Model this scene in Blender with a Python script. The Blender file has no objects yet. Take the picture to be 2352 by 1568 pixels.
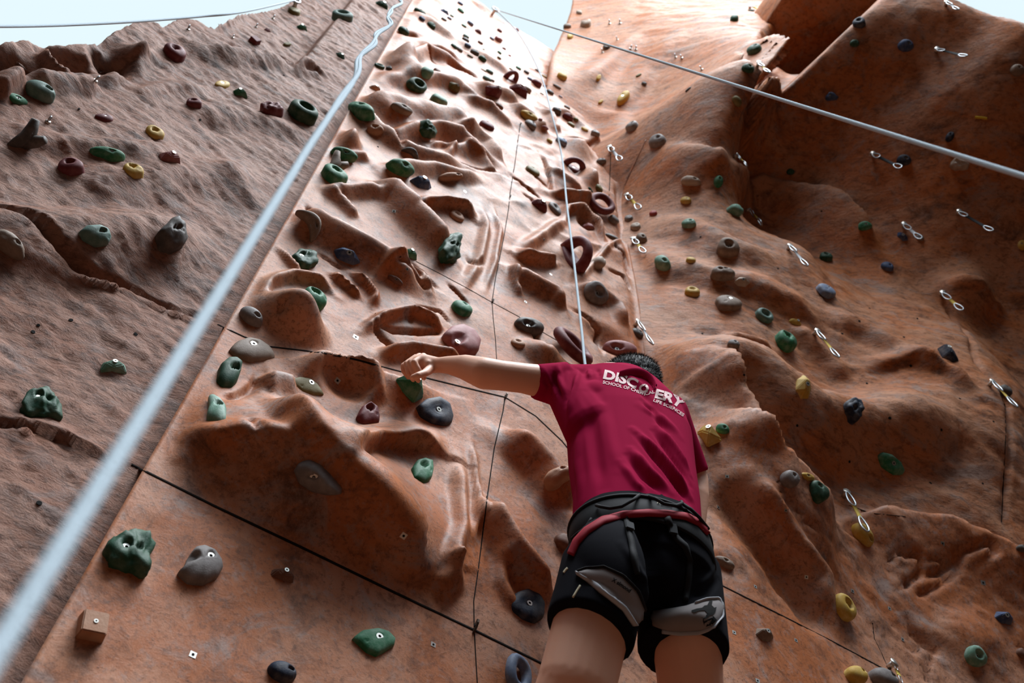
import bpy, bmesh, math, random
import numpy as np
from mathutils import Vector, Matrix, noise
from mathutils.bvhtree import BVHTree
random.seed(7)
# ------------------------------------------------------------------ camera
F = 2287.0; PX, PY = 1176.0, 784.0          # focal length and centre in pixels of the 2352x1568 frame
U = np.array([0.84039269, -0.48117001, -0.24943044])   # wall-right axis seen from the camera
Zc = np.array([0.0320877, 0.50358809, -0.8633478])     # up
N = np.array([0.54102727, 0.71754753, 0.43865139])     # out of the wall
D = 1.8; H = 1.5                                       # camera stands 1.8 m off the wall, 1.5 m up
CAM = np.array([0.0, -D, H])
def ray(px, py):
    d = np.array([px-PX, -(py-PY), -F])
    w = np.array([d@U, -(d@N), d@Zc])
    return w/np.linalg.norm(w)
def P(px, py, y):                       # point where the sight line meets the plane at distance y from the wall
    r = ray(px, py); t = (y-CAM[1])/r[1]
    return CAM + r*t
def Q(px, py, t): return CAM + ray(px, py)*t
cam = bpy.data.cameras.new('camera'); camo = bpy.data.objects.new('camera', cam)
bpy.context.scene.collection.objects.link(camo)
ex = Vector((U[0], -N[0], Zc[0])); ey = Vector((U[1], -N[1], Zc[1])); ez = Vector((U[2], -N[2], Zc[2]))
M = Matrix((ex, ey, ez)).transposed().to_4x4(); M.translation = Vector(CAM)
camo.matrix_world = M
cam.sensor_width = 36; cam.lens = F/2352*36; cam.clip_start = 0.05; cam.clip_end = 200
cam.dof.use_dof = True; cam.dof.focus_distance = 3.0; cam.dof.aperture_fstop = 4.5
sc = bpy.context.scene; sc.camera = camo
sc.view_settings.view_transform = 'Standard'; sc.view_settings.look = 'None'
sc.view_settings.gamma = 1; sc.view_settings.use_curve_mapping = False
sc.view_settings.exposure = 0.3
# ------------------------------------------------------------------ sky through the glazed roof
w = bpy.data.worlds.new('sky'); sc.world = w; w.use_nodes = True
nt = w.node_tree; nt.nodes.clear()
out = nt.nodes.new('ShaderNodeOutputWorld'); bg = nt.nodes.new('ShaderNodeBackground')
tc = nt.nodes.new('ShaderNodeTexCoord'); dp = nt.nodes.new('ShaderNodeVectorMath'); dp.operation = 'DOT_PRODUCT'
dp.inputs[1].default_value = (0.0, 0.0, 1.0)         # elevation: dim hall near the horizon, glazed roof overhead
cr = nt.nodes.new('ShaderNodeValToRGB')
e = cr.color_ramp.elements
e[0].position = 0.30; e[0].color = (0.012, 0.010, 0.010, 1)
e[1].position = 0.84; e[1].color = (0.65, 0.775, 0.82, 1)
q = cr.color_ramp.elements.new(0.66); q.color = (0.17, 0.20, 0.23, 1)
dp2 = nt.nodes.new('ShaderNodeVectorMath'); dp2.operation = 'DOT_PRODUCT'; dp2.inputs[1].default_value = (0.10, -0.52, 0.848)
sg = nt.nodes.new('ShaderNodeMapRange'); sg.interpolation_type = 'SMOOTHSTEP'   # sky boosted for extra light out of view, past the zenith behind the camera
sg.inputs['From Min'].default_value = 0.86; sg.inputs['From Max'].default_value = 0.99
sg.inputs['To Min'].default_value = 1.0; sg.inputs['To Max'].default_value = 4.0
L = nt.links.new
L(tc.outputs['Generated'], dp.inputs[0]); L(dp.outputs['Value'], cr.inputs[0]); L(tc.outputs['Generated'], dp2.inputs[0]); L(dp2.outputs['Value'], sg.inputs['Value'])
L(cr.outputs[0], bg.inputs['Color']); L(sg.outputs[0], bg.inputs['Strength']); L(bg.outputs[0], out.inputs[0])
sun = bpy.data.lights.new('daylight', 'SUN'); sun.energy = 2.1; sun.angle = math.radians(24); sun.color = (0.93, 0.95, 1.0)
so = bpy.data.objects.new('daylight', sun); sc.collection.objects.link(so)
so.rotation_euler = Vector((0.10, -0.36, 1.0)).to_track_quat('Z', 'Y').to_euler(); so.location = (2, -4, 14)
sk = bpy.data.lights.new('overhead_fill', 'AREA'); sk.shape = 'RECTANGLE'; sk.size = 6.0; sk.size_y = 4.0; sk.energy = 880; sk.color = (0.90, 0.95, 1.0)  # unseen area light added to brighten the upper part of the face
sko = bpy.data.objects.new('overhead_fill', sk); sc.collection.objects.link(sko); sko.location = (-0.8, -4.6, 13.4)
sko.rotation_euler = Vector((0.05, -0.35, 1.0)).to_track_quat('Z', 'Y').to_euler()
# ------------------------------------------------------------------ helpers
def link(o, parent=None):
    sc.collection.objects.link(o)
    if parent is not None: o.parent = parent
    return o
def tag(o, label=None, cat=None, group=None, kind=None):
    if label: o['label'] = label
    if cat: o['category'] = cat
    if group: o['group'] = group
    if kind: o['kind'] = kind
    return o
def mesh(name, V, Fc, mats, parent=None, smooth=True, mi=None):
    me = bpy.data.meshes.new(name); me.from_pydata([tuple(v) for v in V], [], [tuple(f) for f in Fc])
    for m in (mats if isinstance(mats, (list, tuple)) else [mats]): me.materials.append(m)
    if smooth: me.polygons.foreach_set('use_smooth', [True]*len(me.polygons))
    if mi is not None: me.polygons.foreach_set('material_index', mi)
    me.update()
    return link(bpy.data.objects.new(name, me), parent)
def S(mat, n, **k):
    nd = mat.node_tree.nodes.new(n)
    for a, b in k.items(): setattr(nd, a, b)
    return nd
def simple(name, col, rough=0.6, metal=0.0, spec=None, chalk=None, cs=18.0, bump=0.0, bs=120.0, amount=0.5, sheen=0.0):
    m = bpy.data.materials.new(name); m.use_nodes = True
    b = m.node_tree.nodes['Principled BSDF']; lk = m.node_tree.links.new
    b.inputs['Roughness'].default_value = rough; b.inputs['Metallic'].default_value = metal
    b.inputs['Base Color'].default_value = (*col, 1)
    b.inputs['Specular IOR Level'].default_value = spec if spec is not None else (0.3 if rough < 0.7 else 0.12)
    t = S(m, 'ShaderNodeTexCoord')
    if chalk:
        n = S(m, 'ShaderNodeTexNoise'); n.inputs['Scale'].default_value = cs; n.inputs['Detail'].default_value = 6
        n.inputs['Roughness'].default_value = 0.65
        r = S(m, 'ShaderNodeValToRGB'); r.color_ramp.elements[0].position = 0.42; r.color_ramp.elements[1].position = 0.72
        r.color_ramp.elements[0].color = (*col, 1)
        r.color_ramp.elements[1].color = (*[c*(1-amount)+k*amount for c, k in zip(col, chalk)], 1)
        lk(t.outputs['Object'], n.inputs['Vector']); lk(n.outputs['Fac'], r.inputs[0]); lk(r.outputs[0], b.inputs['Base Color'])
    if bump:
        n2 = S(m, 'ShaderNodeTexNoise'); n2.inputs['Scale'].default_value = bs; n2.inputs['Detail'].default_value = 4
        bp = S(m, 'ShaderNodeBump'); bp.inputs['Strength'].default_value = bump; bp.inputs['Distance'].default_value = 0.002
        lk(t.outputs['Object'], n2.inputs['Vector']); lk(n2.outputs['Fac'], bp.inputs['Height']); lk(bp.outputs[0], b.inputs['Normal'])
    if sheen: b.inputs['Sheen Weight'].default_value = sheen; b.inputs['Sheen Roughness'].default_value = 0.4
    return m
def rock(name, cols, rough_amt, fine_scale, patch=1.6, stretch=(1, 1, 1), gloss=0.55, spec=0.12):
    """painted concrete rock: orange-brown base, pale washes, dark stains, granular bump"""
    m = bpy.data.materials.new(name); m.use_nodes = True
    b = m.node_tree.nodes['Principled BSDF']; lk = m.node_tree.links.new
    t = S(m, 'ShaderNodeTexCoord'); mp = S(m, 'ShaderNodeMapping'); mp.inputs['Scale'].default_value = stretch
    lk(t.outputs['Object'], mp.inputs['Vector'])
    def nz(sc_, det, ro, src=mp.outputs[0], dist=0.0):
        n = S(m, 'ShaderNodeTexNoise'); n.inputs['Scale'].default_value = sc_; n.inputs['Detail'].default_value = det
        n.inputs['Roughness'].default_value = ro; n.inputs['Distortion'].default_value = dist
        lk(src, n.inputs['Vector']); return n.outputs['Fac']
    def ramp(f, a, c):
        r = S(m, 'ShaderNodeMapRange'); r.interpolation_type = 'SMOOTHSTEP'
        r.inputs['From Min'].default_value = a; r.inputs['From Max'].default_value = c
        lk(f, r.inputs['Value']); return r.outputs[0]
    def mix(fac, c1, c2):
        x = S(m, 'ShaderNodeMix', data_type='RGBA')
        for k_, v in ((6, c1), (7, c2)):
            if isinstance(v, tuple): x.inputs[k_].default_value = (*v, 1)
            else: lk(v, x.inputs[k_])
        if isinstance(fac, float): x.inputs[0].default_value = fac
        else: lk(fac, x.inputs[0])
        return x.outputs[2]
    base, wash, grey, dark = cols
    c = mix(ramp(nz(patch, 8, 0.66, dist=0.7), 0.40, 0.60), base, wash)
    c = mix(ramp(nz(patch*2.3, 8, 0.7, dist=0.8), 0.52, 0.68), c, grey)
    c = mix(ramp(nz(patch*1.4+0.7, 9, 0.75, dist=0.4), 0.50, 0.70), c, dark)
    fine = nz(fine_scale, 6, 0.75)
    c = mix(ramp(fine, 0.50, 0.66), c, mix(0.6, c, dark))
    fl = nz(fine_scale*0.45, 5, 0.7, src=t.outputs['Object'])
    c = mix(ramp(fl, 0.52, 0.68), c, mix(0.5, c, grey))
    mid = nz(patch*7, 7, 0.72, dist=1.2)
    c = mix(ramp(mid, 0.50, 0.64), c, mix(0.45, c, dark))
    lk(c, b.inputs['Base Color']); b.inputs['Roughness'].default_value = gloss
    b.inputs['Specular IOR Level'].default_value = spec
    bp = S(m, 'ShaderNodeBump'); bp.inputs['Strength'].default_value = rough_amt; bp.inputs['Distance'].default_value = 0.016
    add = S(m, 'ShaderNodeMath', operation='MULTIPLY_ADD'); add.inputs[1].default_value = 0.35
    lk(fine, add.inputs[0]); lk(nz(fine_scale*0.3, 8, 0.7, dist=0.5), add.inputs[2]); lk(add.outputs[0], bp.inputs['Height'])
    lk(bp.outputs[0], b.inputs['Normal'])
    return m
ROCK_F = rock('smooth painted rock panel', ((0.43, 0.14, 0.05), (0.49, 0.235, 0.14), (0.35, 0.24, 0.205), (0.11, 0.045, 0.026)), 0.22, 60, 2.0, gloss=0.50, spec=0.16)
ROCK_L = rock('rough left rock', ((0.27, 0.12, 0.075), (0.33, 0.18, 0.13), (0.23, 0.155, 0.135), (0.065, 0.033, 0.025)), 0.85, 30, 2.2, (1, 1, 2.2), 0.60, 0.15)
ROCK_R = rock('rough right rock', ((0.45, 0.145, 0.045), (0.46, 0.205, 0.105), (0.33, 0.21, 0.165), (0.11, 0.042, 0.02)), 0.55, 26, 1.5, (1, 1, 2.0), 0.55, 0.18)
BLACKGAP = simple('dark joint gap', (0.012, 0.008, 0.006), 0.9)  # near-black strips stand in for the shaded gaps between panels
# ------------------------------------------------------------------ relief strokes on the rock
def smooth01(t): t = np.clip(t, 0, 1); return t*t*(3-2*t)
def vnoise(x, z, seed):                       # smooth value noise on arrays
    def h(i, j):
        v = np.sin(i*127.1+j*311.7+seed*74.7)*43758.5453
        return v-np.floor(v)
    i = np.floor(x); j = np.floor(z); fx = x-i; fz = z-j
    fx = fx*fx*(3-2*fx); fz = fz*fz*(3-2*fz)
    return (h(i, j)*(1-fx)+h(i+1, j)*fx)*(1-fz)+(h(i, j+1)*(1-fx)+h(i+1, j+1)*fx)*fz
def fbm(x, z, seed, o=4, g=0.5):
    s = 0; a = 1; tot = 0
    for k in range(o):
        s = s+a*(vnoise(x, z, seed+k*13)-0.5); tot += a; a *= g; x = x*2.03+5.2; z = z*2.03+1.7
    return s/tot*2
def to_wall(px, py, a, y0):
    r = ray(px, py)
    if y0 is zero:
        p = P(px, py, -a)
        for _ in range(4): p = P(px, py, float(zero(p[0], p[2]))-a)
        return p[0], p[2]
    t = np.linspace(0.8, 16, 600); pts = CAM[None]+r[None]*t[:, None]
    g = pts[:, 1]-(y0(pts[:, 0], pts[:, 2])-a)
    k = np.nonzero((g[:-1] < 0) & (g[1:] >= 0))[0]
    if len(k) == 0: return None
    k = k[0]; f = -g[k]/(g[k+1]-g[k]+1e-12); p = CAM+r*(t[k]+(t[k+1]-t[k])*f)
    return p[0], p[2]
zero = lambda x, z: np.where(z > 8.35, (z-8.35)*0.06, 0.0)
def apply(X, Z, feats, y0, gain=1.0):
    """height (towards the room) of all relief features; X,Z flat arrays"""
    Hh = np.zeros_like(X)
    for f in feats:
        k = f[0]
        if k == 's':                           # crest stroke: soft on the upper (left-hand) side, steep on the lower
            _, pts, a, wu, wl = f[:5]; a = a*gain; p = f[5] if len(f) > 5 else 1.0
            q = [to_wall(x, y, max(a, 0), y0) for x, y in pts]; q = np.array([v for v in q if v is not None])
            if len(q) < 2: continue
            w_ = max(wu, wl)
            m = (X > q[:, 0].min()-w_) & (X < q[:, 0].max()+w_) & (Z > q[:, 1].min()-w_) & (Z < q[:, 1].max()+w_)
            idx = np.nonzero(m)[0]
            if len(idx) == 0: continue
            x = X[idx]; z = Z[idx]; best = np.full(len(idx), 1e9); side = np.zeros(len(idx)); along = np.zeros(len(idx))
            seg = np.linalg.norm(np.diff(q, axis=0), axis=1); tot = seg.sum(); s0 = 0
            for i in range(len(q)-1):
                d = q[i+1]-q[i]; l = seg[i]+1e-9
                t = np.clip(((x-q[i, 0])*d[0]+(z-q[i, 1])*d[1])/l/l, 0, 1)
                dx = x-(q[i, 0]+t*d[0]); dz = z-(q[i, 1]+t*d[1]); dd = np.hypot(dx, dz)
                u = dd < best
                best[u] = dd[u]; side[u] = (d[0]*dz-d[1]*dx)[u]; along[u] = ((s0+t*l)/tot)[u]; s0 += l
            wdt = np.where(side > 0, wu, wl)
            taper = smooth01(np.minimum(along, 1-along)/0.22)*0.85+0.15
            t = np.clip(1-best/wdt, 0, 1)
            Hh[idx] += a*taper*(t*t*(3-2*t))**p
        elif k == 'b':                         # blob: centre, radii in metres, height
            _, c, rx, rz, a = f[:5]; a = a*gain; an = math.radians(f[5]) if len(f) > 5 else 0
            cc = to_wall(c[0], c[1], max(a, 0)*0.7, y0)
            if cc is None: continue
            cx, cz = cc
            dx = X-cx; dz = Z-cz
            u = (dx*math.cos(an)+dz*math.sin(an))/rx; v = (-dx*math.sin(an)+dz*math.cos(an))/rz
            Hh += a*smooth01(1-np.hypot(u, v))
    return Hh
def grid(xs, zs):
    X, Z = np.meshgrid(xs, zs); return X.ravel(), Z.ravel(), len(xs), len(zs)
def rbf(pts, lam=0.002):
    pts = np.array(pts, float); xz = pts[:, [0, 2]]*np.array([1, 0.6]); y = pts[:, 1]
    def phi(r): return r*r*np.log(r+1e-9)
    n = len(pts); r = np.linalg.norm(xz[:, None]-xz[None], axis=2)
    A = np.zeros((n+3, n+3)); A[:n, :n] = phi(r)+lam*np.eye(n); A[:n, n] = 1; A[:n, n+1:] = xz; A[n:, :n] = A[:n, n:].T
    s = np.linalg.solve(A, np.concatenate([y, [0, 0, 0]]))
    def f(X, Z):
        q = np.stack([X, Z*0.6], 1); o = np.zeros(len(X))
        for i in range(n): o += s[i]*phi(np.hypot(q[:, 0]-xz[i, 0], q[:, 1]-xz[i, 1]))
        return o+s[n]+q@s[n+1:]
    return f
def build_sheet(name, xs, zs, yfun, keep, mat, thick, label, warp=None):
    X, Z, nx, nz = grid(xs, zs)
    if warp: X = warp(X, Z)
    Y = yfun(X, Z)
    q = np.arange(nx*nz).reshape(nz, nx)
    f = np.stack([q[:-1, :-1], q[:-1, 1:], q[1:, 1:], q[1:, :-1]], -1).reshape(-1, 4)
    if keep is not None:
        k = keep(X[f].mean(1), Z[f].mean(1)); f = f[k]
        used = np.unique(f); re = -np.ones(nx*nz, int); re[used] = np.arange(len(used)); f = re[f]; X = X[used]; Y = Y[used]; Z = Z[used]
    V = np.stack([X, Y, Z], 1); f = [tuple(int(a) for a in r) for r in f]
    o = mesh(name, V.tolist(), f, mat)
    sm = o.modifiers.new('thickness', 'SOLIDIFY'); sm.thickness = thick; sm.offset = -1; sm.use_quality_normals = False
    tag(o, label, 'climbing wall', kind='structure')
    return o, V, f
PL = {}
RP = [(1.77, 0.0, 1.2), (1.77, 0.0, 2.5), (1.77, 0.0, 4), (1.77, 0.01, 5.5), (1.77, 0.0, 6.6), (1.77, -0.02, 7.7), (1.55, 0.02, 8.3), (1.20, -0.02, 9.4), (1.2, 0.12, 8.6), (1.35, 0.12, 7.6), (1.37, -0.05, 11), (1.49, -0.14, 12.5), (1.55, -0.16, 13.6), (1.82, -0.20, 8.6),
      (1.70, -0.15, 9.4), (1.99, -0.33, 9.4), (1.88, -0.76, 8.25), (1.82, -0.39, 10.5), (2.18, -0.77, 10), (1.88, -0.51, 12), (2.42, -0.87, 12), (2.85, -1.25, 11.5), (2.6, -0.9, 13.5), (3.1, -1.3, 13),
      (2.03, -1.0, 8.2), (2.3, -0.94, 9.6), (2.43, -1.05, 10.3), (2.71, -1.25, 10), (2.9, -1.4, 10.3), (2.38, -1.04, 8.25), (2.6, -1.41, 8.6), (2.75, -1.73, 8.7), (3.0, -2.0, 8.8), (3.23, -2.02, 8.6), (3.6, -2.22, 8.5), (4.5, -2.4, 8.5), (5.5, -2.4, 8.5),
      (3.5, -1.95, 9.2), (4.2, -2.15, 9.2), (5, -2.2, 9.2), (2.25, 0.0, 2.5), (2.25, 0.0, 3.6), (2.73, -0.01, 1.2), (2.73, -0.01, 3.3), (2.73, -0.02, 4.1), (2.73, -0.12, 5.1), (2.73, -0.36, 6.26), (2.73, -0.50, 7.1),
      (2.2, -0.15, 5.0), (2.2, -0.25, 6.2), (2.2, -0.42, 7.3), (1.92, -0.44, 7.7), (2.46, -0.54, 8.1), (2.89, -0.70, 8.1), (3.29, -0.74, 7.7), (3.5, -0.78, 7.5), (3.76, -0.78, 7.3), (4.15, -0.87, 7.2),
      (3.66, -0.02, 1.2), (3.5, -0.14, 4.45), (3.66, -0.36, 5.15), (3.66, -0.66, 5.95), (3.66, -0.73, 6.6), (4.4, -0.25, 4.5), (4.4, -0.6, 6), (4.8, -0.85, 6.8), (5.6, -0.8, 6)]
yr0 = rbf(RP)
# ------------------------------------------------------------------ central face
ZTOP = 10.95
FRONT = [
 ('b', (830, 1110), 0.50, 0.36, 0.10), ('b', (600, 1010), 0.30, 0.30, 0.06),
 ('s', [(455, 1010), (500, 985), (551, 975), (602, 978), (653, 987), (700, 1003)], 0.05, 0.10, 0.05),
 ('s', [(655, 865), (700, 905), (740, 985), (800, 1050), (870, 1110), (940, 1190), (1000, 1245), (1050, 1250)], 0.085, 0.22, 0.07),
 ('s', [(800, 1050), (822, 1015), (844, 999), (883, 988), (959, 988), (1023, 999), (1056, 1016)], 0.065, 0.13, 0.022),
 ('s', [(505, 915), (545, 908), (575, 893), (598, 855)], -0.02, 0.015, 0.03),
 ('s', [(598, 858), (640, 856), (690, 868)], 0.03, 0.03, 0.10),
 ('b', (785, 876), 0.12, 0.10, -0.045), ('s', [(690, 858), (735, 828), (790, 824), (850, 846), (868, 890), (840, 918)], 0.03, 0.05, 0.03),
 ('s', [(640, 806), (720, 812), (800, 830), (880, 852), (960, 876), (1040, 890)], 0.035, 0.015, 0.15),
 ('s', [(560, 1000), (573, 975), (566, 990), (580, 1020)], -0.02, 0.02, 0.02),
 ('s', [(1070, 1040), (1068, 1120), (1075, 1200), (1050, 1270), (1020, 1320)], 0.035, 0.04, 0.05),
 ('s', [(1090, 1000), (1098, 1080), (1105, 1160), (1085, 1260)], 0.02, 0.02, 0.03),
 ('s', [(1055, 1255), (1060, 1310), (1020, 1340)], 0.04, 0.05, 0.05),
 # right of the joint
 ('s', [(1165, 960), (1230, 1000), (1280, 1050), (1310, 1100), (1330, 1140)], 0.075, 0.10, 0.12),
 ('s', [(1140, 1110), (1165, 1170), (1205, 1235), (1260, 1300), (1310, 1345)], 0.075, 0.06, 0.09),
 ('s', [(1150, 1250), (1160, 1330), (1200, 1400)], 0.02, 0.04, 0.04),
 # second row of panels
 ('b', (690, 690), 0.17, 0.13, 0.115), ('s', [(604, 660), (625, 633), (680, 618), (740, 628), (785, 665)], 0.035, 0.045, 0.03),
 ('s', [(645, 720), (655, 690), (650, 680)], -0.03, 0.02, 0.02),
 ('s', [(765, 612), (800, 640), (838, 672)], 0.028, 0.025, 0.02), ('s', [(810, 610), (845, 635), (868, 668), (862, 690)], 0.03, 0.03, 0.02),
 ('s', [(885, 622), (930, 640), (985, 676)], -0.03, 0.02, 0.022), ('s', [(860, 630), (890, 605), (940, 603), (975, 625), (1000, 680)], 0.03, 0.03, 0.03),
 ('s', [(935, 600), (970, 625), (1008, 668)], -0.018, 0.015, 0.015),
 ('s', [(670, 440), (755, 490), (857, 546), (933, 590), (1000, 622)], 0.075, 0.04, 0.15),
 ('s', [(860, 392), (920, 412), (962, 458), (1020, 512), (1060, 560)], 0.085, 0.09, 0.17),
 ('s', [(748, 413), (790, 424), (850, 424), (885, 434)], 0.04, 0.03, 0.07), ('s', [(748, 418), (795, 455), (832, 492)], 0.03, 0.03, 0.06),
 ('s', [(700, 470), (725, 505), (740, 530)], -0.02, 0.02, 0.02), ('s', [(632, 545), (670, 590), (700, 620)], 0.02, 0.02, 0.03),
 ('s', [(730, 580), (765, 606), (790, 620)], -0.015, 0.015, 0.015),
 ('s', [(840, 742), (890, 712), (955, 700), (1008, 722), (1034, 752)], 0.04, 0.035, 0.03),
 ('s', [(850, 736), (900, 760), (960, 766), (1018, 764)], -0.03, 0.025, 0.02), ('s', [(955, 705), (1010, 718), (1036, 748)], -0.018, 0.012, 0.012),
 ('s', [(945, 722), (940, 745)], -0.01, 0.012, 0.012), ('s', [(850, 742), (880, 780), (905, 800)], -0.025, 0.03, 0.02),
 ('s', [(1030, 652), (1062, 684), (1075, 700)], -0.03, 0.018, 0.018),
 ('s', [(880, 790), (950, 782), (1040, 800), (1090, 830)], 0.05, 0.04, 0.05),
 ('s', [(960, 468), (985, 453), (1030, 452), (1080, 466), (1105, 490)], 0.06, 0.09, 0.02),
 ('s', [(1112, 470), (1120, 520), (1110, 590), (1075, 650)], 0.03, 0.03, 0.05), ('s', [(1135, 470), (1150, 530), (1140, 600), (1120, 660)], 0.02, 0.02, 0.03),
 ('s', [(1075, 590), (1090, 615), (1110, 600)], -0.025, 0.02, 0.02),
 # right strip, middle
 ('s', [(1196, 562), (1240, 580), (1295, 584)], 0.06, 0.09, 0.03), ('s', [(1180, 590), (1230, 625), (1290, 655), (1318, 694)], 0.06, 0.05, 0.11),
 ('s', [(1180, 600), (1190, 640), (1210, 670)], 0.03, 0.03, 0.03),
 ('b', (1400, 780), 0.20, 0.16, -0.05), ('s', [(1310, 705), (1350, 725), (1375, 760), (1385, 810)], -0.025, 0.02, 0.02),
 ('s', [(1330, 640), (1380, 650), (1430, 690), (1455, 740)], 0.05, 0.05, 0.08),
 ('s', [(1190, 742), (1230, 765), (1262, 790)], -0.03, 0.025, 0.02), ('b', (1260, 800), 0.15, 0.12, 0.06), ('b', (1340, 860), 0.14, 0.12, 0.05),
 ('s', [(1305, 500), (1310, 470), (1345, 465), (1382, 505), (1400, 545)], 0.05, 0.05, 0.03), ('b', (1345, 510), 0.07, 0.12, -0.05),
 ('s', [(1270, 428), (1320, 440), (1370, 446)], 0.06, 0.06, 0.05), ('s', [(1265, 380), (1300, 405), (1345, 440)], 0.03, 0.03, 0.06),
 ('s', [(1400, 560), (1430, 590), (1450, 640)], -0.03, 0.02, 0.02), ('s', [(1395, 615), (1430, 635), (1447, 665)], -0.03, 0.025, 0.02),
 ('s', [(1425, 580), (1440, 620)], -0.02, 0.015, 0.015), ('s', [(1330, 640), (1400, 560), (1440, 540)], 0.02, 0.02, 0.03),
 ('s', [(1235, 350), (1250, 380), (1262, 420), (1268, 450)], -0.035, 0.025, 0.025), ('s', [(1170, 410), (1210, 440), (1240, 465)], -0.03, 0.025, 0.02),
 ('s', [(1205, 394), (1230, 415), (1258, 435)], -0.025, 0.02, 0.02), ('s', [(1195, 450), (1215, 465), (1230, 480)], -0.02, 0.02, 0.02),
 ('b', (1362, 395), 0.10, 0.20, 0.09), ('b', (1330, 330), 0.16, 0.25, 0.06), ('s', [(1270, 230), (1310, 258), (1350, 290), (1385, 335)], 0.05, 0.08, 0.10),
 ('s', [(1290, 320), (1330, 322), (1362, 335)], -0.03, 0.03, 0.02), ('s', [(1240, 240), (1270, 262), (1290, 300)], 0.04, 0.04, 0.08),
 ('s', [(1200, 565), (1300, 500)], 0.03, 0.05, 0.05),
 # upper rows
 ('s', [(826, 204), (880, 208), (960, 226), (1010, 243), (1100, 264)], 0.075, 0.07, 0.22),
 ('s', [(826, 210), (852, 245), (883, 281), (918, 311), (959, 334), (1010, 352), (1080, 372)], 0.05, 0.035, 0.10),
 ('s', [(893, 297), (950, 286), (1010, 286), (1060, 300), (1100, 330), (1165, 372)], 0.05, 0.06, 0.10),
 ('s', [(1050, 286), (1095, 292), (1135, 318), (1163, 366)], 0.045, 0.03, 0.10), ('s', [(1030, 332), (1075, 326), (1108, 350), (1150, 392)], 0.04, 0.03, 0.09),
 ('s', [(985, 330), (1015, 325), (1040, 333), (1030, 352)], 0.03, 0.04, 0.03),
 ('b', (805, 305), 0.10, 0.16, 0.07), ('s', [(770, 330), (800, 345), (850, 350)], 0.03, 0.03, 0.05), ('s', [(890, 300), (905, 330), (925, 352)], -0.03, 0.03, 0.02),
 ('s', [(880, 372), (940, 368), (1000, 372), (1060, 392), (1120, 398)], 0.045, 0.05, 0.09), ('s', [(1040, 378), (1090, 392), (1150, 405)], -0.02, 0.02, 0.02),
 ('b', (940, 128), 0.15, 0.30, 0.11), ('s', [(885, 120), (920, 104), (985, 102), (1040, 124), (1085, 148)], 0.05, 0.05, 0.10),
 ('s', [(970, 118), (990, 138), (1000, 150)], -0.03, 0.02, 0.02), ('s', [(860, 168), (930, 165), (1000, 170), (1060, 186), (1120, 225)], 0.05, 0.10, 0.10),
 ('s', [(905, 70), (925, 82), (960, 88)], -0.04, 0.05, 0.03), ('s', [(960, 95), (1010, 108), (1060, 130)], 0.03, 0.05, 0.06),
 ('s', [(1020, 146), (1060, 160), (1100, 180)], -0.035, 0.05, 0.03), ('s', [(1100, 190), (1150, 200), (1200, 230)], 0.05, 0.09, 0.12),
 ('s', [(1170, 230), (1230, 262), (1260, 300)], 0.05, 0.06, 0.12), ('s', [(940, 20), (990, 45), (1050, 90)], 0.03, 0.08, 0.10),
 ('s', [(1040, 75), (1100, 120), (1180, 170)], 0.03, 0.10, 0.12), ('s', [(1070, 215), (1130, 240), (1190, 290)], 0.03, 0.03, 0.07),
]
def yfront(X, Z):
    FB = [f for f in FRONT if f[0] == 'b']
    h = apply(X, Z, FB, zero, 1.12)
    h = h+apply(X, Z, [f for f in FRONT if f[0] == 's'], lambda x, z: zero(x, z)-apply(x, z, FB, zero, 1.12), 1.12)
    lo = smooth01((Z-3.35)/0.25)                       # the lowest row of panels is nearly flat
    wx = X+0.10*fbm(X*2.2, Z*2.2, 3, 3); wz = Z+0.12*fbm(X*2.0, Z*2.0, 9, 3)
    n1 = fbm(wx*2.4, wz*1.5, 21, 4)
    rid = 1-np.abs(fbm((wx+0.45*wz)*2.0, (wz-0.5*wx)*2.8, 31, 3))*2.2
    edge = smooth01(np.minimum(X, 1.78-X)/0.07)
    h = h*(0.35+0.65*lo)*edge+lo*(0.014*n1*(0.4+0.6*smooth01((Z-4.6)/1.0))+0.020*np.clip(rid, -1, 1)*smooth01((Z-5.6)/1.0))*edge+0.008*fbm(X*4, Z*4, 5, 3)*edge
    return zero(X, Z)-h+np.where(Z < 8.0, smooth01((X-1.70)/0.07)*yr0(X, Z), 0)
xs = np.unique(np.concatenate([np.linspace(0.0, 1.775, 190), 0.97+np.array([-0.012, -0.006, 0.006, 0.012])]))
zs = np.concatenate([np.arange(1.2, 5.2, 0.0105), np.arange(5.2, ZTOP, 0.014)])
wf, Vf, Ff = build_sheet('wall_front', xs, zs, yfront, None, ROCK_F, 0.045, 'smooth sculpted terracotta central climbing face made of bolted panels')
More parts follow.
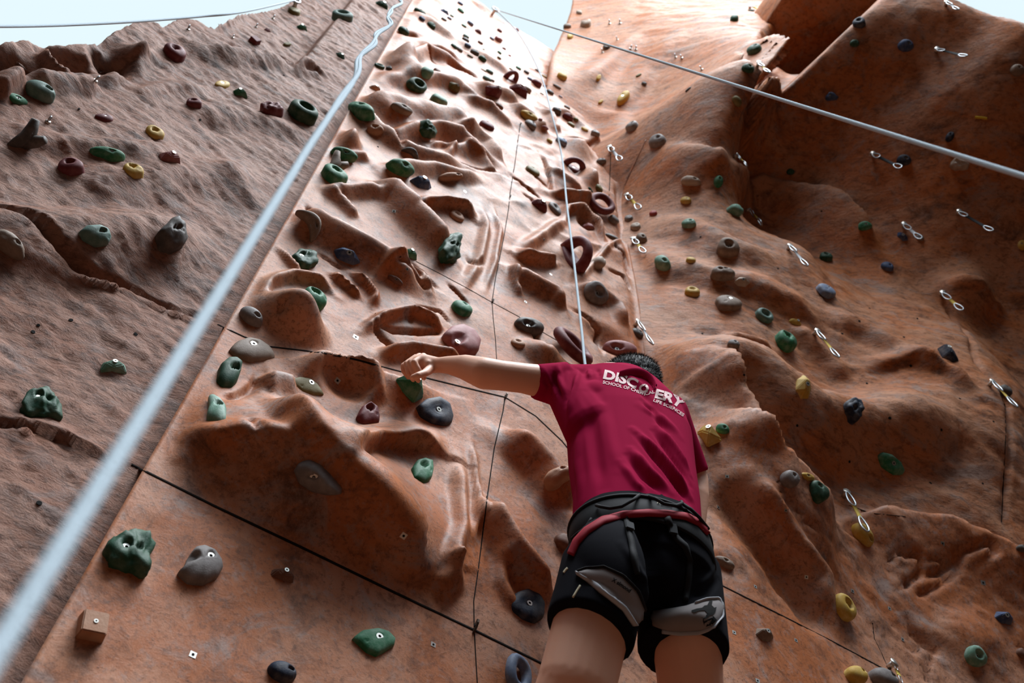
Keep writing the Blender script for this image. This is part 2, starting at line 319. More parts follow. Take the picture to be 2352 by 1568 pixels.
# top rounding ledge of the face
# ------------------------------------------------------------------ left wall
ztop_tab = [(-3.2, 4.2), (-1.6, 4.65), (-1.27, 5.05), (-1.20, 5.42), (-1.10, 5.62), (-1.03, 5.80), (-1.025, 6.0), (-1.0, 6.25), (-0.95, 6.32), (-0.925, 6.30), (-0.92, 6.45),
            (-0.915, 6.62), (-0.88, 6.64), (-0.84, 6.75), (-0.80, 7.45), (-0.70, 8.05), (-0.58, 8.9), (-0.4, 9.9), (0.0, 10.5)]
zl = lambda x, z: np.full_like(x, 0.07)+0.02*np.clip(-x, 0, 3)+np.where(x < -0.33, 0.16*smooth01((z-6.55)/0.25)*smooth01((-x-0.33)/0.05)*smooth01((x+0.95)/0.2), 0)
LEFT = [
 ('s', [(-120, 470), (0, 478), (100, 492), (220, 500), (330, 498), (430, 520), (520, 560)], 0.09, 0.20, 0.26),
 ('s', [(-100, 440), (0, 490), (60, 530), (130, 590), (200, 632), (300, 662), (380, 700), (475, 726)], -0.045, 0.018, 0.05),
 ('s', [(150, 620), (300, 655), (380, 692), (480, 722)], 0.03, 0.05, 0.012),
 ('s', [(120, 385), (220, 400), (330, 402), (450, 388), (560, 384), (640, 410)], 0.035, 0.14, 0.16),
 ('s', [(-60, 955), (0, 975), (60, 985), (110, 1003), (180, 1025), (245, 1058)], -0.04, 0.012, 0.03), ('s', [(0, 968), (90, 985), (180, 1015), (250, 1050)], 0.025, 0.08, 0.012),
 ('s', [(420, 250), (480, 240), (560, 245), (640, 275), (720, 310)], 0.03, 0.12, 0.14),
 ('b', (490, 290), 0.10, 0.07, -0.015), ('s', [(480, 382), (530, 395), (560, 430), (600, 470)], 0.02, 0.08, 0.09),
 ('s', [(430, 70), (480, 92), (540, 108), (620, 118), (700, 130), (760, 148)], 0.06, 0.02, 0.14), ('s', [(500, 92), (560, 112), (640, 122), (750, 146)], -0.03, 0.02, 0.02),
 ('b', (150, 132), 0.10, 0.16, -0.14, -50), ('s', [(100, 100), (118, 128), (150, 155), (182, 158)], 0.06, 0.03, 0.03), ('b', (262, 140), 0.12, 0.20, -0.12, 30),
 ('s', [(55, 148), (110, 168), (160, 172), (220, 180), (250, 195)], 0.06, 0.05, 0.10), ('s', [(0, 195), (30, 175), (60, 160)], 0.08, 0.10, 0.05),
 ('b', (20, 150), 0.12, 0.15, -0.12), ('s', [(220, 75), (250, 95), (300, 108), (350, 110)], 0.05, 0.10, 0.04),
 ('s', [(0, 280), (80, 300), (200, 330), (330, 345), (450, 350)], 0.03, 0.08, 0.10), ('s', [(300, 210), (400, 190), (480, 195)], 0.03, 0.08, 0.10),
 ('s', [(690, 165), (722, 168), (732, 180)], -0.03, 0.03, 0.03), ('s', [(240, 180), (300, 140), (350, 100)], 0.04, 0.05, 0.08),
]
def yleft(X, Z):
    h = apply(X, Z, LEFT, zl)
    d = X-0.45*Z
    h += 0.040*fbm(X*1.6, Z*1.6, 51, 4)+0.008*fbm(X*5, (Z+0.3*X)*11, 61, 4, 0.6)
    h += 0.009*fbm(X*22, (Z+0.35*X)*46, 77, 3, 0.65)+0.004*fbm(X*9, (Z+0.4*X)*22, 87, 3, 0.65)
    e = smooth01((-X)/0.05); h = h*e
    zt = np.interp(X, [a for a, b in ztop_tab], [b for a, b in ztop_tab])
    return zl(X, Z)-h+0.10*smooth01(1-(zt-Z)/0.10)
def keepL(x, z): return z < np.interp(x, [a for a, b in ztop_tab], [b for a, b in ztop_tab])
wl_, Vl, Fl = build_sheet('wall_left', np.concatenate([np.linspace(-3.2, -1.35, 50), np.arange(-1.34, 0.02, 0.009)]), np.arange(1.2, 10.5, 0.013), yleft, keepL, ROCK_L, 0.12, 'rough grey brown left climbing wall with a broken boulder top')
# ------------------------------------------------------------------ right wall
RIGHT = [
 ('s', [(1405, 356), (1480, 352), (1560, 346), (1640, 344), (1700, 352)], 0.10, 0.10, 0.22),
 ('s', [(1700, 356), (1760, 395), (1850, 418), (1900, 424), (1990, 480), (2080, 556)], 0.14, 0.10, 0.22),
 ('s', [(1460, 555), (1560, 600), (1650, 622), (1740, 636), (1850, 682), (1940, 735)], 0.06, 0.20, 0.14),
 ('s', [(1500, 490), (1560, 500), (1650, 540), (1720, 560), (1800, 575)], 0.05, 0.12, 0.16),
 ('s', [(1500, 812), (1560, 825), (1620, 805), (1700, 788), (1760, 802), (1830, 850), (1900, 900), (1960, 922), (2100, 922), (2230, 915), (2300, 930)], 0.17, 0.35, 0.34),
 ('s', [(1800, 1045), (1750, 985), (1700, 910), (1640, 852), (1600, 835)], 0.09, 0.30, 0.05),
 ('s', [(1960, 1170), (1860, 1088), (1790, 1034), (1700, 968), (1640, 925)], 0.10, 0.50, 0.06),
 ('s', [(1955, 1175), (2040, 1166), (2120, 1178), (2200, 1195), (2352, 1265), (2500, 1340)], 0.06, 0.03, 0.30),
 ('s', [(1620, 1120), (1720, 1215), (1800, 1320), (1860, 1400), (1920, 1460)], -0.06, 0.14, 0.14),
 ('s', [(1700, 1110), (1760, 1170), (1830, 1240), (1900, 1310), (1940, 1400)], 0.045, 0.10, 0.10),
 ('s', [(1725, 1105), (1760, 1165), (1830, 1228), (1900, 1268)], -0.012, 0.012, 0.012),
 ('b', (2230, 650), 0.28, 0.25, 0.10), ('s', [(2170, 640), (2220, 622), (2280, 650), (2340, 700)], 0.05, 0.06, 0.10),
 ('s', [(2120, 600), (2190, 715), (2250, 830), (2308, 930), (2305, 1080), (2300, 1200), (2350, 1290)], -0.022, 0.03, 0.03),
 ('s', [(1600, 890), (1680, 950), (1740, 1010)], 0.03, 0.1, 0.1), ('s', [(1640, 770), (1700, 765), (1790, 790)], 0.03, 0.04, 0.06),
 ('s', [(1840, 715), (1920, 800), (1980, 850)], 0.05, 0.10, 0.10), ('s', [(1900, 690), (2000, 740), (2100, 800), (2180, 850)], 0.05, 0.15, 0.12),
 ('s', [(2000, 830), (2100, 815), (2180, 850), (2250, 905)], 0.04, 0.10, 0.05),
 # fossil and coil carved low on the right
 ('s', [(2025, 1300), (2050, 1280), (2100, 1285), (2112, 1310), (2105, 1325), (2085, 1340), (2050, 1358)], -0.022, 0.02, 0.02),
 ('s', [(2105, 1325), (2150, 1320), (2180, 1300), (2195, 1280), (2245, 1270), (2258, 1288), (2230, 1310)], -0.03, 0.03, 0.03),
 ('s', [(2110, 1290), (2150, 1295), (2175, 1305)], -0.02, 0.015, 0.02), ('s', [(2200, 1290), (2190, 1320), (2150, 1350), (2100, 1370)], -0.018, 0.02, 0.025),
 ('s', [(2090, 1420), (2110, 1450), (2150, 1480), (2180, 1500)], -0.02, 0.04, 0.03), ('s', [(2100, 1490), (2130, 1478), (2155, 1490), (2150, 1512), (2120, 1515), (2105, 1500)], -0.014, 0.012, 0.012),
 ('b', (2143, 1530), 0.035, 0.03, -0.02), ('b', (2143, 1550), 0.03, 0.02, -0.02), ('b', (2240, 1450), 0.25, 0.2, 0.04),
 # dark slot under the hanging upper slab
 ('s', [(1725, 120), (1760, 140), (1810, 140), (1870, 92), (1935, 35), (1980, -5), (2010, -40)], -0.6, 0.50, 0.12, 0.8),
 ('s', [(1900, 0), (1875, 30), (1810, 72), (1765, 60), (1700, 55)], -0.02, 0.03, 0.03),
 ('b', (2180, 100), 0.3, 0.3, -0.08), 
 ('s', [(1430, 250), (1480, 160), (1560, 60)], 0.05, 0.15, 0.15), ('s', [(1330, 190), (1400, 130), (1470, 60)], 0.05, 0.15, 0.15),
 ('s', [(1350, 230), (1420, 260), (1480, 300)], 0.04, 0.12, 0.12),
]
def yright(X, Z):
    RB_ = [f for f in RIGHT if f[0] == 'b']
    h = apply(X, Z, RB_, yr0, 1.2)
    h = h+apply(X, Z, [f for f in RIGHT if f[0] == 's'], lambda x, z: yr0(x, z)-apply(x, z, RB_, yr0, 1.2), 1.2)
    rg = smooth01((Z-3.9)/0.5)*smooth01((X-1.80)/0.15)+0.0
    h += 0.05*rg*fbm(X*1.5, Z*1.2, 91, 4)+0.016*rg*fbm(X*4+Z, Z*9+X*3, 101, 4, 0.6)+0.008*rg*fbm(X*18, Z*28+8*X, 107, 3, 0.65)
    h += 0.012*fbm(X*2.5, Z*2.5, 111, 3)
    h *= smooth01((X-1.79)/0.06)*(1-smooth01((Z-8.0)/0.4))+smooth01((Z-8.0)/0.4)*smooth01((X-1.1)/0.1)
    return yr0(X, Z)-h
def xedge(z): return np.interp(z, [6.6, 6.8, 9.6, 10.0, 10.6, 11.3, 12, 13.6], [1.772, 1.20, 1.20, 1.22, 1.29, 1.36, 1.41, 1.50])
zs = np.concatenate([np.arange(1.2, 7.0, 0.019), np.arange(7.0, 13.6, 0.026)])
xs = np.concatenate([np.linspace(1.15, 1.76, 20), np.arange(1.775, 4.6, 0.0165), np.arange(4.6, 6.0, 0.06)])
rt = lambda x: np.interp(x, [1.0, 2.2, 3.05, 3.10, 3.72, 3.78, 4.2, 6], [14, 14, 13.6, 10.9, 10.8, 9.3, 9.1, 9.1])
wr, Vr, Fr = build_sheet('wall_right', xs, zs, yright, lambda x, z: z < rt(x), ROCK_R, 0.10, 'rough orange brown right climbing wall with a deep dark overhang',
    lambda x, z: np.where(x < 1.77, xedge(z)+(x-1.15)/0.625*(1.775-xedge(z)), x))
BND = np.array([q for q in [to_wall(x, y, 0.03, yr0) for x, y in [(1560, 850), (1640, 925), (1720, 985), (1790, 1030), (1860, 1085), (1950, 1160), (2040, 1168), (2200, 1197), (2352, 1268), (2500, 1340)]] if q is not None])
o = np.argsort(BND[:, 0]); BND = BND[o]
wr.data.materials.append(ROCK_F)
cx = Vr[np.array(Fr)].mean(1)
wr.data.polygons.foreach_set('material_index', (cx[:, 2] < np.interp(cx[:, 0], BND[:, 0], BND[:, 1])).astype(int).tolist())
# all three walls as one thing to cast sight lines at
VV = []; FF = []; kk = 0
for V, f in ((Vf, Ff), (Vl, Fl), (Vr, Fr)):
    VV += [tuple(v) for v in V]; FF += [tuple(i+kk for i in q) for q in f]; kk += len(V)
WALL = BVHTree.FromPolygons(VV, FF)
def hit(px, py):
    loc, n, i, d = WALL.ray_cast(Vector(CAM), Vector(ray(px, py)))
    if loc is None: return None, None, None
    n0 = n.copy()
    for ddx, ddy in ((6, 0), (-6, 0), (0, 6), (0, -6)):
        l2, n2, _, d2 = WALL.ray_cast(Vector(CAM), Vector(ray(px+ddx, py+ddy)))
        if l2 is not None and abs(d2-d) < 0.4: n0 += n2*(1 if n2.dot(n) > 0 else -1)
    n0.normalize()
    if n0.dot(Vector(ray(px, py))) > 0: n0 = -n0
    return loc, n0, d
# strips lying on the rock: joints between panels
def strip(name, pts, wpx, mat, parent, lift=0.001, n=8, width=None):
    V = []; Fc = []
    dense = []
    for (x0, y0), (x1, y1) in zip(pts[:-1], pts[1:]):
        k = max(2, int(math.hypot(x1-x0, y1-y0)/n))
        dense += [(x0+(x1-x0)*i/k, y0+(y1-y0)*i/k) for i in range(k)]
    dense.append(pts[-1]); row = []
    hs = [hit(*p) for p in dense]; hs = [(h[0], h[1], h[2]) for h in hs if h[0] is not None]
    for i, (l, nn, d) in enumerate(hs):
        a = hs[max(0, i-1)][0]; b = hs[min(len(hs)-1, i+1)][0]; t = (b-a)
        if t.length < 1e-6: continue
        t.normalize(); s = t.cross(nn); s.normalize(); w2 = (width or wpx*d/F)/2
        k = len(V); V += [l-s*w2-nn*0.004, l-s*w2*0.7+nn*lift, l+s*w2*0.7+nn*lift, l+s*w2-nn*0.004]
        if k: Fc += [(k-4+j, k-3+j, k+1+j, k+j) for j in range(3)]
    return mesh(name, V, Fc, mat, parent)
SEAM = [([(302, 1066), (495, 1163), (695, 1258), (895, 1355), (1090, 1447), (1240, 1521), (1340, 1568)], 9, wf),
        ([(500, 745), (560, 773), (620, 796), (740, 810), (820, 826), (900, 848), (1000, 873), (1090, 895), (1160, 912), (1230, 955), (1290, 1012), (1330, 1060)], 6, wf),
        ([(955, 600), (1010, 628), (1070, 660), (1130, 694), (1190, 726), (1245, 762), (1320, 805)], 3, wf),
        ([(1650, 1340), (1780, 1405), (1900, 1466), (2040, 1541)], 5, wr),
        ([(1096, 1568), (1092, 1500), (1089, 1440), (1088, 1380), (1098, 1310), (1108, 1230), (1122, 1120), (1135, 1030), (1155, 945), (1160, 912)], 3.5, wf),
        ([(1142, 850), (1138, 780), (1133, 735), (1130, 692), (1138, 640), (1148, 590), (1158, 540), (1168, 480), (1172, 440), (1182, 380), (1190, 320), (1195, 285)], 2.5, wf),
        ([(1403, 352), (1400, 430), (1397, 480)], 2.5, wr),
        ([(2044, 1545), (2025, 1500), (2008, 1466), (2004, 1430)], 2.5, wr),
        ([(2300, 1200), (2305, 1100), (2310, 1000), (2308, 930), (2290, 890)], 2.5, wr),
        ([(1950, 1160), (2000, 1178), (2080, 1186)], 2, wr)]
for pts, wp, par in SEAM: strip('panel_joint', pts, wp, BLACKGAP, par)
# ------------------------------------------------------------------ hall around the wall
def box(name, c, s, mat, parent=None, bevel=0.0):
    bm = bmesh.new(); bmesh.ops.create_cube(bm, size=1)
    for v in bm.verts: v.co = Vector((v.co.x*s[0], v.co.y*s[1], v.co.z*s[2]))
    if bevel: bmesh.ops.bevel(bm, geom=bm.edges[:], offset=bevel, segments=2, affect='EDGES')
    me = bpy.data.meshes.new(name); bm.to_mesh(me); bm.free(); me.materials.append(mat)
    o = link(bpy.data.objects.new(name, me), parent); o.location = c; return o
MATF = simple('hall floor', (0.085, 0.042, 0.024), 0.8, chalk=(0.07, 0.035, 0.02), cs=1.5)
HALL = simple('hall wall plaster', (0.06, 0.04, 0.03), 0.9, chalk=(0.05, 0.03, 0.025), cs=0.6)
BACKING = simple('wall backing', (0.10, 0.07, 0.055), 0.9)
tag(box('floor', (1, -5, -0.05), (16, 14, 0.1), MATF), 'warm brown padded hall floor below the wall', 'floor', kind='structure')
tag(box('wall_back', (1, -12, 2.2), (16, 0.2, 4.6), HALL), 'plain brown hall wall behind the camera', 'wall', kind='structure')
tag(box('wall_side', (9, -5.5, 3.2), (0.2, 13, 6.6), HALL), 'plain brown hall wall on the right', 'wall', kind='structure')
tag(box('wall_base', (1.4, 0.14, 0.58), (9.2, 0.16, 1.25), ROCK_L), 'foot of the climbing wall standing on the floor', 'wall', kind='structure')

def slab(name, x, y, z, seed):
    bm = bmesh.new(); bmesh.ops.create_cube(bm, size=1)
    for v in bm.verts: v.co = Vector(((x[0]+x[1])/2+v.co.x*(x[1]-x[0]), (y[0]+y[1])/2+v.co.y*(y[1]-y[0]), (z[0]+z[1])/2+v.co.z*(z[1]-z[0])))
    bmesh.ops.subdivide_edges(bm, edges=bm.edges[:], cuts=11, use_grid_fill=True)
    for v in bm.verts: n_ = noise.noise(v.co*1.7+Vector((seed, 0, 0)))*0.16; v.co += Vector((n_, n_*0.8, n_*0.6))
    me = bpy.data.meshes.new(name); bm.to_mesh(me); bm.free(); me.materials.append(ROCK_R); me.polygons.foreach_set('use_smooth', [True]*len(me.polygons))
    return link(bpy.data.objects.new(name, me))
tag(slab('shade_slab', (2.75, 3.75), (-3.3, 0.3), (10.45, 10.9), 4), 'added rock slab closing the dark slot and shading the overhang', 'wall', kind='structure')  # added slab: hides a sky gap, extended out of view to shade the overhang
# ------------------------------------------------------------------ climbing holds
COL = dict(green=((0.018, 0.15, 0.065), (0.22, 0.36, 0.27)), dkgreen=((0.010, 0.062, 0.032), (0.12, 0.17, 0.12)), palegreen=((0.11, 0.24, 0.17), (0.38, 0.48, 0.42)),
           teal=((0.085, 0.16, 0.135), (0.25, 0.33, 0.3)), blue=((0.03, 0.06, 0.15), (0.2, 0.22, 0.28)), paleblue=((0.14, 0.19, 0.30), (0.4, 0.42, 0.48)), navy=((0.010, 0.018, 0.042), (0.16, 0.15, 0.15)),
           grey=((0.17, 0.15, 0.145), (0.34, 0.31, 0.30)), dkgrey=((0.07, 0.062, 0.058), (0.2, 0.17, 0.15)), taupe=((0.19, 0.135, 0.10), (0.34, 0.27, 0.22)), beige=((0.36, 0.28, 0.22), (0.5, 0.43, 0.37)),
           maroon=((0.13, 0.018, 0.022), (0.24, 0.09, 0.09)), pink=((0.30, 0.10, 0.10), (0.45, 0.26, 0.25)), red=((0.30, 0.02, 0.02), (0.4, 0.15, 0.15)), yellow=((0.50, 0.31, 0.045), (0.6, 0.48, 0.22)),
           olive=((0.15, 0.12, 0.035), (0.26, 0.22, 0.12)), tan=((0.40, 0.20, 0.115), (0.5, 0.32, 0.22)), brown=((0.15, 0.065, 0.04), (0.26, 0.15, 0.11)))
CM = {k: simple(k+' resin', v[0], 0.62, chalk=v[1], cs=22, bump=0.25, bs=260, amount=0.75) for k, v in COL.items()}
STEEL = simple('bolt steel', (0.62, 0.60, 0.56), 0.35, 0.85); HEX = simple('socket shade and black print', (0.01, 0.01, 0.01), 0.9)  # black paints the shade inside sockets and holes; plain ink on the lettering
# kind: (b/a, h/a, k2, k3, teardrop, exponent of side wall, [(u,v,radius,depth)...], tilt, lump)
KIND = dict(
 dome=(0.80, 0.75, 0, 0.03, 0.10, 0.55, [(0.15, 0.25, 0.22, 0.35), (0.55, -0.2, 0.10, 0.2)], 0.0, 0.02),
 egg=(0.66, 0.90, 0, 0, 0.15, 0.60, [(0.30, 0.20, 0.24, 0.5), (0.72, -0.30, 0.10, 0.2)], 0.0, 0.0),
 cup=(0.95, 0.95, 0.05, 0.05, 0.05, 0.45, [(0.0, 0.35, 0.40, 0.60), (0.6, -0.35, 0.10, 0.2)], 0.25, 0.02),
 pocket=(0.95, 0.85, 0, 0.05, 0.0, 0.40, [(0.0, 0.10, 0.36, 0.55)], 0.12, 0.02),
 ring=(0.80, 0.65, 0, 0, 0, 0.35, [(0.0, 0.05, 0.50, 0.85)], 0.1, 0.01),
 log=(0.42, 0.50, 0.05, 0, 0, 0.45, [(0.0, 0.15, 0.22, 0.30)], 0.1, 0.02),
 crimp=(0.50, 0.55, 0.0, -0.06, 0.15, 0.75, [(0.0, 0.15, 0.18, 0.25)], 0.3, 0.02),
 drop=(0.60, 0.55, 0, 0.02, 0.42, 0.60, [(-0.05, 0.20, 0.20, 0.22)], 0.1, 0.01),
 leaf=(0.55, 0.42, -0.14, 0.06, 0.0, 0.60, [(0.15, 0.25, 0.18, 0.20), (-0.4, -0.15, 0.08, 0.15)], 0.05, 0.01),
 sloper=(0.66, 0.75, 0.05, 0, 0, 0.40, [(-0.30, -0.30, 0.40, 0.35)], 0.2, 0.01),
 lump=(0.80, 0.85, 0.05, 0.12, 0, 0.45, [(-0.25, 0.15, 0.22, 0.35), (0.25, 0.0, 0.22, 0.30)], 0.1, 0.16),
 shell=(0.80, 0.70, 0.0, 0.12, 0.1, 0.60, [(0.35, 0.30, 0.20, 0.25), (-0.45, 0.25, 0.32, 0.42)], 0.1, 0.02),
 thumb=(0.62, 1.15, 0, 0.02, 0.0, 0.50, [(0.25, 0.05, 0.42, 0.55)], 0.35, 0.01),
 eye=(0.78, 0.50, -0.06, 0.05, 0.0, 0.45, [(0.05, 0.05, 0.55, 0.13), (0.05, 0.05, 0.14, 0.30)], 0.05, 0.0),
 pinch=(0.62, 1.0, 0.10, 0.10, 0.0, 0.60, [(0.05, 0.0, 0.28, 0.35), (0.4, -0.35, 0.10, 0.2)], 0.15, 0.06),
 banana=(0.34, 0.55, 0, 0, 0, 0.50, [(0.25, 0.1, 0.20, 0.3)], 0.1, 0.01),
 twolobe=(0.72, 0.80, 0.22, 0.05, 0.1, 0.5, [(0.55, 0.25, 0.20, 0.3)], 0.1, 0.03),
 heart=(0.90, 0.80, 0, 0.14, 0.0, 0.5, [(0.0, 0.45, 0.30, 0.35)], 0.15, 0.02),
 ball=(0.95, 0.90, 0, 0, 0, 0.55, [(0.1, 0.3, 0.18, 0.3)], 0.0, 0.0),
 skull=(0.66, 0.70, 0.05, 0.08, 0, 0.50, [(-0.25, 0.05, 0.20, 0.4), (0.20, 0.20, 0.16, 0.4)], 0.1, 0.04))
OUTL = {(302, 1266): [(248,1260),(262,1232),(290,1218),(325,1217),(352,1225),(357,1245),(350,1270),(343,1290),(342,1318),(330,1318),(305,1300),(285,1300),(258,1290)],
 (464, 1292): [(411,1308),(425,1295),(433,1275),(448,1252),(470,1248),(495,1258),(512,1282),(514,1300),(500,1320),(470,1333),(435,1330)], (862, 1471): [(811,1463),(835,1445),(870,1440),(895,1447),(912,1465),(908,1480),(885,1495),(866,1504),(845,1495)],
 (727, 1100): [(672,1080),(685,1062),(705,1057),(730,1068),(755,1092),(782,1128),(778,1137),(750,1138),(715,1130),(685,1110)], (583, 800): [(531,798),(545,782),(572,773),(600,778),(625,795),(637,815),(615,822),(580,825),(545,815)],
 (1004, 943): [(963,930),(980,915),(1010,909),(1035,925),(1043,955),(1038,972),(1025,978),(995,970),(972,952)], (1212, 1389): [(1170,1385),(1185,1360),(1212,1350),(1240,1360),(1253,1385),(1250,1415),(1230,1428),(1200,1420),(1178,1402)],
 (708, 885): [(670,868),(690,863),(715,867),(732,880),(748,903),(725,905),(695,898),(675,882)], (99, 922): [(53,930),(65,910),(85,897),(105,892),(125,905),(140,930),(145,953),(120,952),(95,952),(62,948)],
 (1062, 779): [(1017,768),(1035,750),(1060,745),(1090,760),(1104,785),(1098,810),(1070,812),(1045,795)], (400, 532): [(363,532),(380,515),(395,498),(410,492),(422,510),(432,545),(425,562),(400,570),(378,560)],
 (221, 538): [(184,530),(200,517),(230,515),(252,525),(258,545),(250,560),(225,562),(195,548)], (261, 837): [(232,820),(240,812),(285,813),(291,822),(278,845),(265,860),(250,864),(235,858)],
 (530, 857): [(503,870),(508,840),(525,825),(545,824),(559,835),(555,855),(548,875),(535,888),(512,888)], (497, 937): [(478,905),(490,902),(508,915),(521,935),(520,965),(505,972),(475,958),(480,935)],
 (848, 950): [(822,955),(832,933),(850,923),(868,935),(872,960),(870,972),(835,974)], (972, 1080): [(945,1075),(955,1057),(975,1050),(993,1058),(994,1080),(990,1100),(975,1111),(950,1100)],
 (1038, 567): [(1008,575),(1020,550),(1035,535),(1052,533),(1064,548),(1058,572),(1062,590),(1045,600),(1020,597)], (700, 592): [(666,587),(685,570),(710,568),(725,580),(728,605),(712,613),(690,608)],
 (2049, 1065): [(2020,1045),(2030,1037),(2050,1042),(2072,1060),(2081,1080),(2075,1091),(2055,1090),(2030,1070)]}
def outline_r(poly, c, half, f):
    d = np.array([math.cos(f), -math.sin(f)]); best = 1.0; q = np.array(poly, float)-np.array(c, float)
    for p0, p1 in zip(q, np.roll(q, -1, 0)):
        e_ = p1-p0; M_ = np.array([[d[0], -e_[0]], [d[1], -e_[1]]])
        if abs(np.linalg.det(M_)) < 1e-9: continue
        t, s_ = np.linalg.solve(M_, p0)
        if t > 0 and -1e-6 <= s_ <= 1+1e-6: best = t/half
    return best
def dome(a, kind, seed, nf, nr, ol=None):
    rb, rh, k2, k3, td, ex, holes, tilt, lump = KIND[kind]; rs = random.Random(seed); ph = rs.uniform(0, 6.28)
    V = []; b = a*rb; h = a*rh
    if ol: b = a; h *= 0.85; nf = 40; nr = 13
    for j in range(nr+1):
        if j == 0: rho = 0.0
        else: rho = j/nr
        for i in range(nf if j else 1):
            f = 2*math.pi*i/nf; r = outline_r(ol[0], ol[1], ol[2], f) if ol else 1+k2*math.cos(2*f)+k3*math.cos(3*f+0.9)+td*math.cos(f+math.pi)*0.9
            th = rho*math.pi/2; s = math.sin(th)**(0.75 if j else 1); zc = max(0.0, math.cos(th))**ex
            if j == nr: s = 1.0; zc = -0.22
            u = r*s*math.cos(f); v = r*s*math.sin(f)
            dz = 0
            for hu, hv, hr, hd in holes:
                dd = math.hypot(u-hu, (v/rb if ol else v)-hv)/hr
                if dd < 1.6: dz += hd*(1 if dd < 0.55 else max(0, 1-(dd-0.55)/0.6)**2*(3-2*max(0, 1-(dd-0.55)/0.6)) if dd < 1.15 else 0)
            zz = zc-(dz*(1-rho**4) if zc > 0 else 0)
            if zz < -0.22: zz = -0.22
            x = u*a; y = v*b+tilt*max(zz, 0)*h; z = zz*h
            if kind == 'banana': y += -0.55*a*(u*u)+0.2*a
            if lump:
                n_ = noise.noise(Vector((u*2.1+seed, v*2.1, zc*2.1)))*1.4+noise.noise(Vector((u*5+seed, v*5, zc*5)))*0.5
                x *= 1+lump*n_; y *= 1+lump*n_; z *= 1+lump*n_*1.2 if z > 0 else 1
            V.append((x, y, z))
    Fc = [(0, 1+i, 1+(i+1) % nf) for i in range(nf)]
    for j in range(1, nr):
        o0 = 1+(j-1)*nf; o1 = 1+j*nf
        Fc += [(o0+i, o1+i, o1+(i+1) % nf, o0+(i+1) % nf) for i in range(nf)]
    hu, hv, hr, hd = holes[-1] if kind in ('eye',) else holes[0]
    zb = (max(0.1, 1-(hu*hu+hv*hv)*0.5)**ex-hd)*h
    return V, Fc, (hu*a, hv*b*(rb if ol else 1)+tilt*max(0, zb)*a*0.3, zb)
def hull(pts, bev, seed=0):
    bm = bmesh.new()
    for p in pts: bm.verts.new(p)
    r = bmesh.ops.convex_hull(bm, input=bm.verts[:])
    for g in r['geom_interior']:
        if isinstance(g, bmesh.types.BMVert): bm.verts.remove(g)
    bmesh.ops.dissolve_limit(bm, angle_limit=0.1, verts=bm.verts[:], edges=bm.edges[:])
    bmesh.ops.bevel(bm, geom=bm.edges[:], offset=bev, segments=2, affect='EDGES', clamp_overlap=True)
    bm.verts.ensure_lookup_table(); bm.verts.index_update()
    V = [v.co[:] for v in bm.verts]; Fc = [[v.index for v in f.verts] for f in bm.faces]; bm.free(); return V, Fc
def tube(pts, rad, nf=10, closed=False, flat=1.0, cap=True):
    pts = [Vector(p) for p in pts]; n = len(pts); V = []; Fc = []
    rad = rad if isinstance(rad, (list, tuple)) else [rad]*n; prev = None
    for i, p in enumerate(pts):
        if closed: t = pts[(i+1) % n]-pts[i-1]
        else: t = pts[min(n-1, i+1)]-pts[max(0, i-1)]
        t.normalize()
        if prev is None:
            a = Vector((0, 0, 1)) if abs(t.z) < 0.9 else Vector((1, 0, 0)); s = t.cross(a).normalized()
        else: s = (prev-t*prev.dot(t)).normalized()
        prev = s; q = t.cross(s)
        for k in range(nf):
            f = 2*math.pi*k/nf; V.append(p+s*math.cos(f)*rad[i]+q*math.sin(f)*rad[i]*flat)
    m = n if closed else n-1
    for i in range(m):
        a = i*nf; b = ((i+1) % n)*nf
        Fc += [(a+k, a+(k+1) % nf, b+(k+1) % nf, b+k) for k in range(nf)]
    if not closed and cap: Fc += [tuple(range(nf))[::-1], tuple((n-1)*nf+k for k in range(nf))]
    return V, Fc
def join(*ms):
    V = []; Fc = []
    for v, f in ms:
        k = len(V); V += list(v); Fc += [tuple(i+k for i in q) for q in f]
    return V, Fc
def disc(c, r, h, nf=14, tiltv=None):
    V = []; Fc = []; mi = []
    for z, rr in ((0, r), (h, r), (h, r*0.42), (h-0.4*h, r*0.30)):
        V += [(c[0]+rr*math.cos(2*math.pi*k/nf), c[1]+rr*math.sin(2*math.pi*k/nf), c[2]+z) for k in range(nf)]
    for j in range(3):
        Fc += [(j*nf+k, j*nf+(k+1) % nf, (j+1)*nf+(k+1) % nf, (j+1)*nf+k) for k in range(nf)]; mi += [1 if j == 2 else 0]*nf
    Fc.append(tuple(3*nf+k for k in range(nf))); mi.append(1)
    return V, Fc, mi
HOLDS = []
def frame_at(px, py, ang):
    loc, n, d = hit(px, py)
    if loc is None: return None
    # direction of growth in the picture carried onto the rock
    def tang(dx, dy):
        r = Vector(ray(px+dx, py+dy)); den = r.dot(n)
        if abs(den) < 0.05: den = -0.05
        t = (loc-Vector(CAM)).dot(n)/den; return Vector(CAM)+r*t-loc
    c, s = math.cos(math.radians(ang)), math.sin(math.radians(ang))
    X_ = tang(3*c, -3*s)
    if X_.length < 1e-6 or X_.length > 0.5: X_ = Vector((c, 0, s))
    fac = X_.length/(3*d/F); X_.normalize(); Y_ = n.cross(X_).normalized(); Xx = Y_.cross(n).normalized()
    if Y_.dot(Vector(ey)) < 0 and abs(ang) < 60: Y_ = -Y_; Xx = -Xx; 
    return loc, n, d, Xx, Y_, fac
